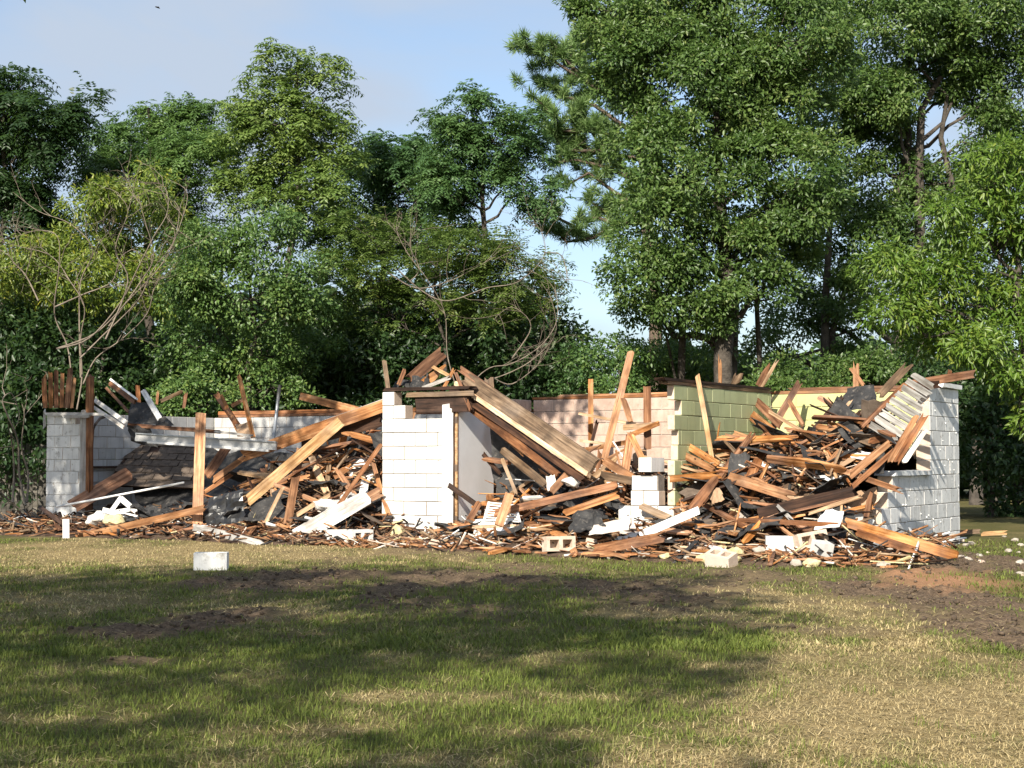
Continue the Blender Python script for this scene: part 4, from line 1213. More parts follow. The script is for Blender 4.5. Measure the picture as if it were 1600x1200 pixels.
def sheet(name, label, corners, mat, crumple=.03, thick=.006, n=6, parent=None, cat='sheet', group=None, seed=0, ragged=.12):
    C = [at(*c) if not isinstance(c, Vector) else c for c in corners]
    cen = sum(C, Vector()) / 4; r = np.random.RandomState(seed or rd.randint(1, 9999))
    nr = (C[1] - C[0]).cross(C[3] - C[0]).normalized()
    V = []
    sx, sy = r.rand() * 50, r.rand() * 50
    for side in (0, 1):
        for j in range(n + 1):
            for i in range(n + 1):
                u, v = i / n, j / n
                if i in (0, n): u += (float(vnoise(sx + j * .9, sy + 7 + i, 3)) - .5) * ragged
                if j in (0, n): v += (float(vnoise(sx + i * .9, sy + 31 + j, 4)) - .5) * ragged
                p = C[0] * (1 - u) * (1 - v) + C[1] * u * (1 - v) + C[2] * u * v + C[3] * (1 - u) * v
                p = p + nr * ((float(fbm(np.array(sx + u * 3.2), np.array(sy + v * 3.2), 8)) - .5) * 4 * crumple) - nr * (thick * side)
                V.append(tuple(p - cen))
    mb = MB(); mb.v = V; k = (n + 1) * (n + 1)
    for j in range(n):
        for i in range(n):
            a = j * (n + 1) + i
            q = (a, a + 1, a + n + 2, a + n + 1)
            mb.f.append(q); mb.f.append(tuple(k + z for z in q[::-1]))
    ring = [i for i in range(n + 1)] + [(j + 1) * (n + 1) - 1 for j in range(1, n + 1)] + [n * (n + 1) + i for i in range(n - 1, -1, -1)] + [j * (n + 1) for j in range(n - 1, 0, -1)]
    for i in range(len(ring)):
        a, b_ = ring[i], ring[(i + 1) % len(ring)]
        mb.f.append((a, k + a, k + b_, b_))
    mb.m = [0] * len(mb.f)
    o = mb.build(name, M[mat], parent)
    o.location = cen - (parent.location if parent is not None else Vector())
    if parent is None: tag(o, label, cat, group)
    return o

def hollow_mesh(L=.39, T=.19, H=.19, mats=('white', 'raw')):
    xs_ = [0, .045, L / 2 - .024, L / 2 + .024, L - .045, L]; ys_ = [0, .042, T - .042, T]
    fill = lambda i, j: 0 <= i < 5 and 0 <= j < 3 and not (j == 1 and i in (1, 3))
    mb = MB()
    for i in range(5):
        for j in range(3):
            if not fill(i, j):
                b_ = len(mb.v); zf = H * .25
                mb.v.extend([(xs_[i], ys_[j], zf), (xs_[i + 1], ys_[j], zf), (xs_[i + 1], ys_[j + 1], zf), (xs_[i], ys_[j + 1], zf)]); mb.f.append((b_, b_ + 1, b_ + 2, b_ + 3)); mb.m.append(1)
                continue
            x0, x1, y0, y1 = xs_[i], xs_[i + 1], ys_[j], ys_[j + 1]
            def q(a, mi=1):
                b_ = len(mb.v); mb.v.extend(a); mb.f.append((b_, b_ + 1, b_ + 2, b_ + 3)); mb.m.append(mi)
            q([(x0, y0, H), (x1, y0, H), (x1, y1, H), (x0, y1, H)]); q([(x0, y1, 0), (x1, y1, 0), (x1, y0, 0), (x0, y0, 0)])
            if not fill(i - 1, j): q([(x0, y1, 0), (x0, y0, 0), (x0, y0, H), (x0, y1, H)])
            if not fill(i + 1, j): q([(x1, y0, 0), (x1, y1, 0), (x1, y1, H), (x1, y0, H)])
            if not fill(i, j - 1): q([(x0, y0, 0), (x1, y0, 0), (x1, y0, H), (x0, y0, H)], 0 if j == 0 else 1)
            if not fill(i, j + 1): q([(x1, y1, 0), (x0, y1, 0), (x0, y1, H), (x1, y1, H)], 0 if j == 2 else 1)
    mb.v = [(x - L / 2, y - T / 2, z - H / 2) for x, y, z in mb.v]
    return mb.mesh('hollow_block', [M[m] for m in mats])
_hm = {}
def cmu(label, p, rot, mats=('white', 'raw'), group=None, L=.39):
    k = (mats, L)
    if k not in _hm: _hm[k] = hollow_mesh(L, mats=mats)
    o = link('concrete_block', _hm[k]); o.location = p; o.rotation_euler = rot
    return tag(o, label, 'block', group)

def rod(name, label, p0, p1, r, mat, cat):
    P0, P1 = at(*p0), at(*p1); mb = MB(); mb.tube([Vector(), P1 - P0], r, 8)
    o = mb.build(name, M[mat], None, True)
    for p in o.data.polygons:
        if len(p.vertices) > 4: p.use_smooth = False
    o.location = P0; return tag(o, label, cat)

# ---- left: the garage corner and bay
root = empty('siding_panel', at(90, 634, .1)); tag(root, 'brown plank siding standing upright on the garage corner', 'siding')
for k_, (x0, x1, y1, w, q_) in enumerate(((71, 68, 584, .085, .12), (79.5, 79, 580, .075, .16), (87.5, 88, 577, .08, .10), (96, 97.5, 579, .07, .18), (104, 111, 573, .10, .13), (112, 117, 588, .06, .2))):
    hb('plank', None, (x0, 638, .1), (x1, y1, q_), w, .02, ('brown', 'orange')[k_ % 2], roll=(-.25, .2, -.1, .3, -.3, .2)[k_], jag=(.02, .1), parent=root)
hb('white_batten', 'white striped eaves board sliding off the garage corner', (148, 625, .25), (198, 661, -.1), .075, .02, 'whitewood', jag=(.01, .03))
hb('white_batten', 'lower of two white eaves boards sliding off the garage corner', (146, 636, .22), (194, 668, -.12), .06, .02, 'whitewood', jag=(.01, .03))
hb('broken_rafter', 'brown rafter tilted down towards the black sheet', (172, 598, 1.3), (212, 630, .8), .10, .04, 'brown')
hb('white_batten', 'thin white batten lying along the tilted brown rafter', (173, 593, 1.28), (214, 624, .78), .035, .04, 'trimwhite', jag=(.01, .02))
hb('broken_rafter', 'thin brown rafter between the eaves boards and black sheet', (166, 606, 1.3), (202, 645, .7), .05, .04, 'brown')
hb('white_splinter', 'white tapering sliver of board beside the black sheet', (221, 606, 1.0), (251, 657, .6), .10, .02, 'whitewood', jag=(.2, .05))
sheet('tar_paper_sheet', 'black crumpled sheet draped over the fallen eaves', ((203, 632, .8), (236, 628, 1.0), (268, 666, .6), (199, 664, .5)), 'tar', .05)
sheet('tar_paper_sheet', 'small black pointed sheet by the grey garage panel', ((240, 668, .5), (256, 649, .6), (272, 664, .6), (262, 670, .5)), 'tar', .03)
sheet('tar_paper_sheet', 'black sheet hanging below the grey garage panel', ((198, 664, .4), (232, 668, .5), (250, 700, .5), (205, 690, .4)), 'tar', .05)
for i, (a, b_, w, m, lab) in enumerate([((217, 630, 3.9), (215, 600, 3.9), .09, 'brown', 'upright brown stub on the back wall nearest the black sheet'), ((251, 627, 3.9), (286, 611, 3.8), .08, 'grey', 'greyish board slanting up above the back wall'),
        ((287, 638, 3.9), (291, 611, 3.9), .07, 'brown', 'short pointed brown stub above the grey garage panel'), ((245, 632, 3.9), (247, 608, 3.9), .05, 'brown', 'thin brown stub behind the white sliver')]):
    hb('board_stub', lab, a, b_, w, .04, m, jag=(.02, .08))
root = empty('garage_door_panel', at(212, 690, .1)); tag(root, 'grey fallen garage door panel spanning the bay', 'door panel')
hb('panel_face', None, (212, 683, .1), (432, 697, .12), .13, .035, 'panelgrey', jag=(.01, .01), parent=root)
hb('panel_rail', None, (230, 691, .06), (420, 704, .08), .035, .03, 'trimwhite', jag=(.01, .01), parent=root)
hb('panel_rail', None, (212, 677, .07), (432, 690.5, .09), .02, .03, 'metal', jag=(.01, .01), parent=root)
hb('long_board', 'long thin reddish board resting above the grey garage panel', (199, 664, .5), (345, 675, .5), .06, .04, 'brown')
hb('long_board', 'whitish end of the thin board above the grey garage panel', (335, 674, .48), (396, 681, .48), .035, .035, 'whitewood')
hb('upright_plank', 'orange plank standing upright in front of the grey garage panel', (308, 824, -.9), (314, 645, -.3), .16, .04, 'orange', jag=(.02, .02))
hb('broken_rafter', 'brown rafter leaning left beside the splintered upright', (337, 614, 2.6), (379, 676, 1.8), .11, .04, 'brown', jag=(.12, .1))
hb('broken_rafter', 'narrow brown rafter nested in the leaning rafter', (345, 616, 2.5), (373, 676, 1.9), .07, .04, 'orange', jag=(.1, .1))
hb('splintered_board', 'tall thin splintered board pointing at the sky over the garage bay', (396, 684, 1.6), (371, 577, 2.2), .085, .04, 'orange', jag=(.03, .4))
hb('board_stub', 'short cross piece nailed to the splintered upright', (362, 634, 2.3), (378, 625, 2.2), .07, .04, 'orange')
sheet('roof_shingle_piece', 'brown square of roofing below the splintered upright', ((368, 664, 1.9), (388, 660, 1.9), (392, 680, 1.6), (372, 682, 1.6)), 'cardboard', .01)
rod('metal_pole', 'grey metal pole standing tilted in the garage bay', (427, 687, 1.2), (437, 602, 1.5), .028, 'metal', 'pole')
hb('broken_rafter', 'thick orange rafter tilted up left of the white pier', (470, 619, 1.6), (562, 642, 1.2), .125, .05, 'orange', jag=(.05, .04))
hb('roof_beam', 'long orange beam with white upper edge running up to the white pier', (376, 714, .2), (601, 633, .45), .20, .06, 'orange', edge='whitewood', jag=(.15, .02), cat='beam')
hb('long_board', 'wide pale plank slanting across the garage heap below the beam', (385, 784, -.5), (534, 657, .05), .17, .045, 'pale', jag=(.05, .06))
hb('broken_rafter', 'dark underside plank hidden below the orange beam', (470, 690, .55), (600, 655, .55), .20, .05, 'dark')
hb('splintered_board', 'thin splintered stick above the garage heap', (478, 750, .35), (557, 699, .6), .045, .03, 'orange', jag=(.1, .2))
hb('splintered_board', 'thin pale stick crossing the garage heap', (492, 768, .2), (545, 712, .5), .03, .03, 'pale', jag=(.1, .1))
hb('broken_rafter', 'dark red rafter leaning on the left side of the white pier', (512, 814, -.5), (597, 692, .05), .065, .05, 'brown')
hb('white_plank', 'wide whitewashed plank sloping down from the pier foot', (456, 843, -1.1), (577, 774, -.25), .25, .03, 'whitewood', jag=(.12, .1))
hb('board_stub', 'orange end of board sticking out beside the white pier', (568, 782, -.2), (598, 766, -.05), .15, .04, 'orange')
sheet('plastic_sheet', 'shiny black plastic sheet standing upright in the garage heap', ((318, 826, -.95), (382, 832, -.8), (380, 762, -.6), (324, 780, -.8)), 'plastic', .055, n=10)
sheet('tar_paper_sheet', 'dark felt sheet beside the shiny black plastic', ((388, 832, -.8), (448, 828, -.6), (440, 774, -.2), (392, 782, -.4)), 'tar', .05)
sheet('tar_paper_sheet', 'grey-black felt sheet in front of the pier side', ((540, 760, .3), (596, 752, .4), (596, 795, .0), (548, 800, -.1)), 'tar', .06)
hb('pale_stud', 'pale narrow stud leaning in front of dark felt', (408, 830, -.95), (443, 760, -.4), .055, .04, 'pale')
hb('upright_stud', 'orange stud standing steeply in the garage heap', (447, 832, -.8), (470, 700, .1), .125, .04, 'orange')
hb('white_plank', 'white board lying along the front edge below the upright plank', (301, 823, -1.25), (413, 851, -1.75), .12, .03, 'whitewood', jag=(.05, .1))
hb('long_board', 'long brown board rising from the grass edge to the upright plank', (118, 840, -1.7), (322, 794, -.95), .105, .05, 'orange')
rod('white_pipe', 'long thin white pipe lying across the garage floor', (88, 792, -.7), (288, 754, .55), .02, 'trimwhite', 'pipe')
hb('wide_plank', 'wide rust-brown plank at the foot of the garage jamb', (112, 792, -.3), (205, 738, .8), .26, .03, 'brown', roll=-.4)
# fallen roof slope with its shingles
root = empty('fallen_roof_slope', at(240, 760, .9)); tag(root, 'collapsed piece of roof with brown shingles lying in the garage bay', 'roof piece')
Q = [at(*c) for c in ((165, 758, .7), (312, 762, 1.0), (335, 690, 2.3), (214, 686, 2.3))]
sheet('roof_deck', None, Q, 'dark', .0, .03, 4, root, ragged=0)
nrm = (Q[1] - Q[0]).cross(Q[3] - Q[0]).normalized()
def bil(u, v): return Q[0] * (1 - u) * (1 - v) + Q[1] * u * (1 - v) + Q[2] * u * v + Q[3] * (1 - u) * v
for j in range(7):
    for i in range(9):
        u0 = (i + (j % 2) * .5) / 9.5; v0 = j / 7
        if rd.random() < .07: continue
        p = [bil(u0, v0 - .03), bil(u0 + .1, v0 - .03), bil(u0 + .1, v0 + .135), bil(u0, v0 + .135)]
        lift = (.022, .022, .008, .008); mb = MB()
        jt = [Vector((rd.uniform(-.012, .012), rd.uniform(-.012, .012), 0)) for _ in range(4)]
        top = [p[k] + nrm * (lift[k] + rd.uniform(0, .012)) + jt[k] for k in range(4)]; bot = [t_ - nrm * .006 for t_ in top]
        cc = sum(top, Vector()) / 4
        mb.v = [tuple(t_ - cc) for t_ in top + bot]; mb.f = [(0, 1, 2, 3), (7, 6, 5, 4)] + [(k, k + 4, (k + 1) % 4 + 4, (k + 1) % 4) for k in range(4)]; mb.m = [0] * 6
        o = mb.build('shingle', M['shingle'], root); o.location = cc - root.location
o = hb('white_stake', 'short white stake standing in the grass edge', (103, 852, -2.1), (103, 811, -2.05), .10, .03, 'trimwhite', jag=(.01, .01), cat='stake')
root = empty('window_frame_wreck', at(190, 808, -.4)); tag(root, 'broken grey-white window frame lying in the garage opening', 'window frame')
for a, b_, w in (((164, 812, -.5), (190, 776, -.2), .07), ((188, 778, -.25), (214, 800, -.1), .09), ((160, 797, -.55), (216, 810, -.4), .09), ((176, 800, -.35), (204, 796, -.3), .06)):
    hb('frame_bar', None, a, b_, w, .03, 'trimwhite', jag=(.02, .02), parent=root)
hb('broken_rafter', 'dark bent board curving down at the left corner foot', (62, 792, -.6), (104, 822, -1.2), .07, .04, 'dark', bow=.1)

def lump(name, label, p, R, mat, flat=.6, cat='rubble lump', group=None, seed=None):
    V, F = lumps(np.zeros((1, 3)), np.array([R]), seed or rd.randint(1, 99999), flat)
    # one subdivision for a rougher outline
    me = np_mesh(name, V, F, M[mat]); o = link(name, me); o.location = p
    md = o.modifiers.new('sub', 'SUBSURF'); md.subdivision_type = 'SIMPLE'; md.levels = md.render_levels = 2
    tx = bpy.data.textures.get('lump_noise') or bpy.data.textures.new('lump_noise', 'CLOUDS'); tx.noise_scale = .09
    dm = o.modifiers.new('rough', 'DISPLACE'); dm.texture = tx; dm.strength = R * .55; dm.texture_coords = 'GLOBAL'
    return tag(o, label, cat, group)
lump('insulation_lump', 'white torn batting bundle at the garage jamb foot', at(152, 812, -1.0), .22, 'fleece', .6, 'insulation')
lump('insulation_lump', 'yellow insulation lump beside the white batting', at(178, 815, -1.1), .19, 'insul', .5, 'insulation')
lump('cloth_bundle', 'crumpled whitish cloth bundle in front of the dark rafter', at(512, 790, -.3), .22, 'fleece', .45, 'cloth')
lump('cloth_bundle', 'pale cloth lying on the heap beside the white pier', at(548, 778, -.05), .17, 'fleece', .5, 'cloth')
sheet('fallen_sheet', 'white panel half buried beside the white pier', ((545, 745, .4), (584, 748, .5), (584, 715, .8), (548, 712, .7)), 'whitesheet', .01)

sheet('tar_paper_sheet', 'large black sheet added as shade behind the long orange beam', ((420, 716, 1.6), (598, 664, 1.6), (597, 772, 1.0), (440, 790, .9)), 'tar', .10, n=9)  # black sheet painting the dark hollows below the beam
sheet('tar_paper_sheet', 'black sheet added as the shaded void under the shingled roof piece', ((200, 752, 1.3), (335, 752, 1.4), (335, 808, .6), (225, 806, .5)), 'tar', .08, n=7)  # sheet stands in for the unlit void under the roof piece
sheet('tar_paper_sheet', 'black sheet added to darken behind the upright orange plank', ((318, 700, 1.9), (425, 706, 1.9), (430, 780, .8), (318, 790, .7)), 'tar', .10, n=8)  # sheet added to darken the bay behind the plank
for a, b_, w, m, lab in (((322, 745, .2), (362, 688, .9), .16, 'brown', 'wide brown board fanned out right of the upright plank'), ((330, 752, .2), (386, 712, .8), .10, 'orange', 'orange board fanned out right of the upright plank'), ((318, 770, .1), (372, 735, .6), .07, 'brown', 'lowest board of the fan right of the upright plank'),
        ((470, 770, .5), (500, 700, .9), .10, 'brown', 'brown board standing in the dark below the long beam'), ((540, 740, .7), (556, 690, 1.0), .07, 'brown', 'thin brown board standing in the dark beside the pier'), ((500, 735, .8), (590, 716, .9), .05, 'orange', 'flat orange lath in the dark beside the pier'),
        ((430, 755, .3), (520, 738, .6), .08, 'orange', 'orange board lying level below the wide pale plank'), ((455, 810, -.5), (520, 770, -.2), .07, 'pale', 'pale board lying before the steep orange stud')):
    hb('broken_board', lab, a, b_, w, .04, m, jag=(.06, .15))

# ---- centre: pier, fallen beam
g = onground(533, 849); cmu('left one of two white blocks lying before the garage heap', aty(531, 838, 22.3), (0, 0, .25), ('white', 'white'))
g = onground(563, 848); cmu('right one of two white blocks lying before the garage heap', aty(563, 838, 22.2), (math.pi / 2, 0, .5), ('white', 'white'), L=.32)
hb('board_stub', 'grey-brown stud standing upright on the white pier corner', (607, 612, .1), (600, 562, .12), .065, .05, 'grey', jag=(.01, .03))
hb('board_stub', 'dark stub leaning beside the upright stud on the pier', (622, 603, .3), (634, 574, .35), .06, .05, 'brown')
hb('splintered_board', 'wide brown split board rising to a point above the white pier', (638, 596, .5), (697, 546, .9), .19, .04, 'brown', jag=(.1, .2))
hb('splintered_board', 'orange split board under the pointed brown one', (652, 604, .4), (700, 573, .7), .13, .04, 'orange', jag=(.1, .2))
hb('white_batten', 'white edged board lying on top of the pier header', (658, 607, .2), (706, 589, .3), .055, .04, 'whitewood')
hb('splintered_board', 'small pale splinter above the pier header', (676, 573, .5), (703, 588, .3), .05, .03, 'pale')
hb('splintered_board', 'orange splinter crossing the head of the fallen beam', (690, 612, .2), (710, 575, .4), .05, .03, 'orange')
sheet('tar_paper_sheet', 'black felt scrap on the pier header', ((640, 606, .25), (672, 604, .3), (668, 583, .5), (645, 590, .5)), 'tar', .05)
sheet('tar_paper_sheet', 'dark felt scrap behind the pier corner stub', ((612, 606, .4), (640, 604, .4), (642, 592, .6), (622, 592, .6)), 'tar', .04)
root = empty('fallen_roof_beam', at(820, 690, -.2)); tag(root, 'massive built-up roof beam fallen slantwise from the pier into the middle heap', 'beam')
hb('beam_side', None, (722, 587, .40), (930, 729, -.55), .24, .06, 'grey', jag=(.12, .03), parent=root)
hb('beam_edge', None, (712, 599, .36), (921, 743, -.60), .065, .09, 'pale', jag=(.05, .03), parent=root)
hb('beam_side', None, (706, 607, .40), (914, 751, -.55), .10, .06, 'dark', jag=(.05, .03), parent=root)
hb('beam_top', None, (716, 574, .45), (800, 632, .10), .10, .04, 'brown', jag=(.1, .3), parent=root)
hb('splintered_board', 'long splintered board sagging below the fallen beam', (728, 632, .35), (874, 744, -.4), .12, .04, 'brown', jag=(.15, .1), bow=.06)
hb('splintered_board', 'thin orange board under the fallen beam near the door', (733, 636, .3), (820, 712, -.1), .05, .04, 'orange', jag=(.1, .1))
hb('splintered_board', 'short grey board below the sagging splintered board', (783, 702, .2), (853, 758, -.3), .12, .04, 'grey', jag=(.1, .05))
hb('broken_rafter', 'brown brace standing against the beam head', (711, 580, .12), (737, 646, .1), .05, .04, 'brown')
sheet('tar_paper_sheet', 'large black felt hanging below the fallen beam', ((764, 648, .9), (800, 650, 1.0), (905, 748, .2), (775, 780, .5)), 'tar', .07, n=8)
hb('board_stub', 'grey board stub standing behind the beam middle', (766, 620, 1.4), (764, 590, 1.5), .14, .05, 'grey', jag=(.05, .06))
hb('board_stub', 'torn round timber end beside the open door', (752, 716, .3), (800, 724, .5), .08, .07, 'brown', jag=(.08, .05))
hb('board_stub', 'upper torn timber end beside the open door', (752, 706, .3), (782, 742, .5), .07, .05, 'dark', jag=(.08, .05))
hb('broken_rafter', 'dark brace slanting across the open door', (701, 758, -.05), (752, 794, -.25), .075, .04, 'dark')
hb('broken_rafter', 'brown board propped up against the open door', (717, 842, -.75), (750, 783, -.35), .09, .03, 'brown')
root = empty('louvre_vent', at(786, 815, -.8)); tag(root, 'white slatted vent panel lying tilted before the open door', 'vent')
V0, V1, V2, V3 = (at(*c) for c in ((757, 812, -.8), (812, 815, -.9), (806, 790, -.55), (764, 785, -.45)))
for i in range(8):
    u = i / 7; hb('slat', None, V0 * (1 - u) + V3 * u, V1 * (1 - u) + V2 * u, .018, .02, 'trimwhite', jag=(.004, .004), parent=root)
hb('vent_frame', None, V0, V3, .035, .03, 'trimwhite', jag=(.004, .004), parent=root); hb('vent_frame', None, V1, V2, .035, .03, 'trimwhite', jag=(.004, .004), parent=root)
sheet('drywall_piece', 'grey-white sheet below the slatted vent', ((740, 838, -1.0), (806, 836, -1.1), (800, 808, -.8), (742, 812, -.7)), 'whitesheet', .01)
sheet('tar_paper_sheet', 'dark felt strip lying before the slatted vent', ((742, 842, -1.2), (815, 828, -1.2), (818, 816, -1.0), (770, 834, -1.0)), 'tar', .03)
hb('upright_stud', 'short orange board standing in front of the slatted vent', (779, 822, -1.2), (797, 771, -.95), .12, .03, 'orange', jag=(.02, .02))
hb('pale_stud', 'pale thin stud standing below the sagging splintered board', (808, 775, -.4), (784, 716, -.05), .05, .04, 'pale')
g = onground(873, 868); cmu('hollow block lying on its side with two dark openings before the middle heap', aty(873, 850, 19.8), (math.pi / 2 - .1, 0, .3), ('white', 'raw'))
sheet('drywall_piece', 'cream board square standing below the beam foot', ((856, 768, -.5), (872, 764, -.5), (866, 742, -.4), (852, 744, -.4)), 'drywall', .005)
lump('cloth_bundle', 'white bag lying below the beam foot', at(893, 752, -.45), .15, 'fleece', .6, 'bag')
hb('upright_stud', 'red-brown stud standing against the pinkish wall', (923, 692, 2.9), (923, 592, 2.9), .08, .05, 'orange', jag=(.02, .01))
hb('shelf_board', 'pale shelf board sticking out across the pinkish wall', (911, 647, 2.6), (1012, 667, 1.7), .045, .18, 'pale', jag=(.01, .02))
hb('shelf_board', 'lower pale shelf board in front of the pinkish wall', (912, 689, 2.5), (955, 695, 2.2), .04, .16, 'pale', jag=(.01, .02))
hb('broken_rafter', 'dark brace between the two pale shelf boards', (934, 655, 2.45), (918, 717, 2.3), .055, .04, 'dark')
hb('broken_rafter', 'long red board lying under the lower shelf', (914, 703, 1.9), (985, 690, 1.4), .07, .05, 'orange')
hb('upright_stud', 'tallest leaning orange stud in front of the pinkish wall', (944, 718, 1.0), (987, 546, 1.6), .105, .05, 'orange', jag=(.03, .1))
hb('board_stub', 'forked board nailed to the tallest leaning stud', (974, 622, 1.3), (986, 662, 1.1), .09, .05, 'orange', jag=(.05, .08))
hb('upright_stud', 'red-brown stud close to the broken edge of the green partition', (1012, 704, 1.9), (1011, 603, 1.9), .11, .05, 'brown', jag=(.02, .01))
hb('upright_stud', 'orange stud standing left of the white stump', (977, 740, .5), (986, 676, .8), .10, .05, 'orange')
hb('upright_stud', 'orange stud falling right beside the white stump', (1008, 727, .4), (986, 680, .7), .09, .05, 'orange')
hb('splintered_board', 'grey flat board above the white stump', (975, 668, .9), (1022, 664, .6), .08, .05, 'pale')
hb('splintered_board', 'orange board ending at the broken edge of green partition', (985, 680, .8), (1029, 661, .4), .07, .05, 'orange')
hb('splintered_board', 'wide orange board end left of the white stump', (944, 720, .4), (990, 748, .1), .12, .04, 'orange')
hb('splintered_board', 'grey plank lying left of the white stump', (938, 742, .1), (990, 752, .0), .11, .04, 'grey')
sheet('cardboard_sheet', 'brown cardboard behind the stump stud', ((985, 735, .9), (1012, 735, .9), (1010, 700, 1.2), (990, 708, 1.2)), 'cardboard', .02)
rod('metal_pole', 'thin pale rod crossing behind the leaning stud', (958, 690, 1.1), (988, 735, .7), .012, 'trimwhite', 'rod')
hb('long_board', 'long brown board lying across the middle heap', (770, 802, -.8), (968, 757, -.35), .10, .05, 'brown')
hb('long_board', 'red board below the long brown one in the middle heap', (878, 803, -.8), (968, 772, -.5), .09, .05, 'orange')
hb('splintered_board', 'orange board standing out of the middle heap before the bag', (860, 770, -.6), (897, 730, -.3), .10, .03, 'orange')
hb('long_board', 'wide warped brown plank in front of the white stump', (925, 860, -1.7), (1042, 838, -1.45), .13, .03, 'brown', jag=(.03, .1), bow=.05)
sheet('drywall_piece', 'pinkish plasterboard sheet left of the stump foot', ((918, 836, -1.4), (985, 826, -1.3), (985, 808, -.9), (930, 818, -1.0)), 'drywall', .01)
sheet('drywall_piece', 'pinkish torn plasterboard leaning on the stump foot', ((958, 822, -1.1), (992, 826, -1.15), (990, 806, -.8), (974, 806, -.8)), 'drywall', .01)
hb('white_beam', 'white boxed beam lying slantwise before the stump', (1006, 834, -1.2), (1092, 797, -.75), .10, .09, 'whitesheet', jag=(.02, .02), cat='beam')
sheet('tar_paper_sheet', 'crumpled black felt heap in the middle of the front', ((886, 830, -1.2), (945, 824, -1.2), (940, 798, -.8), (895, 798, -.8)), 'tar', .07)
cmu('half white block standing on top of the stepped stump', at(1018, 726, .1), (0, 0, math.pi / 2 - TH), ('white', 'white'))

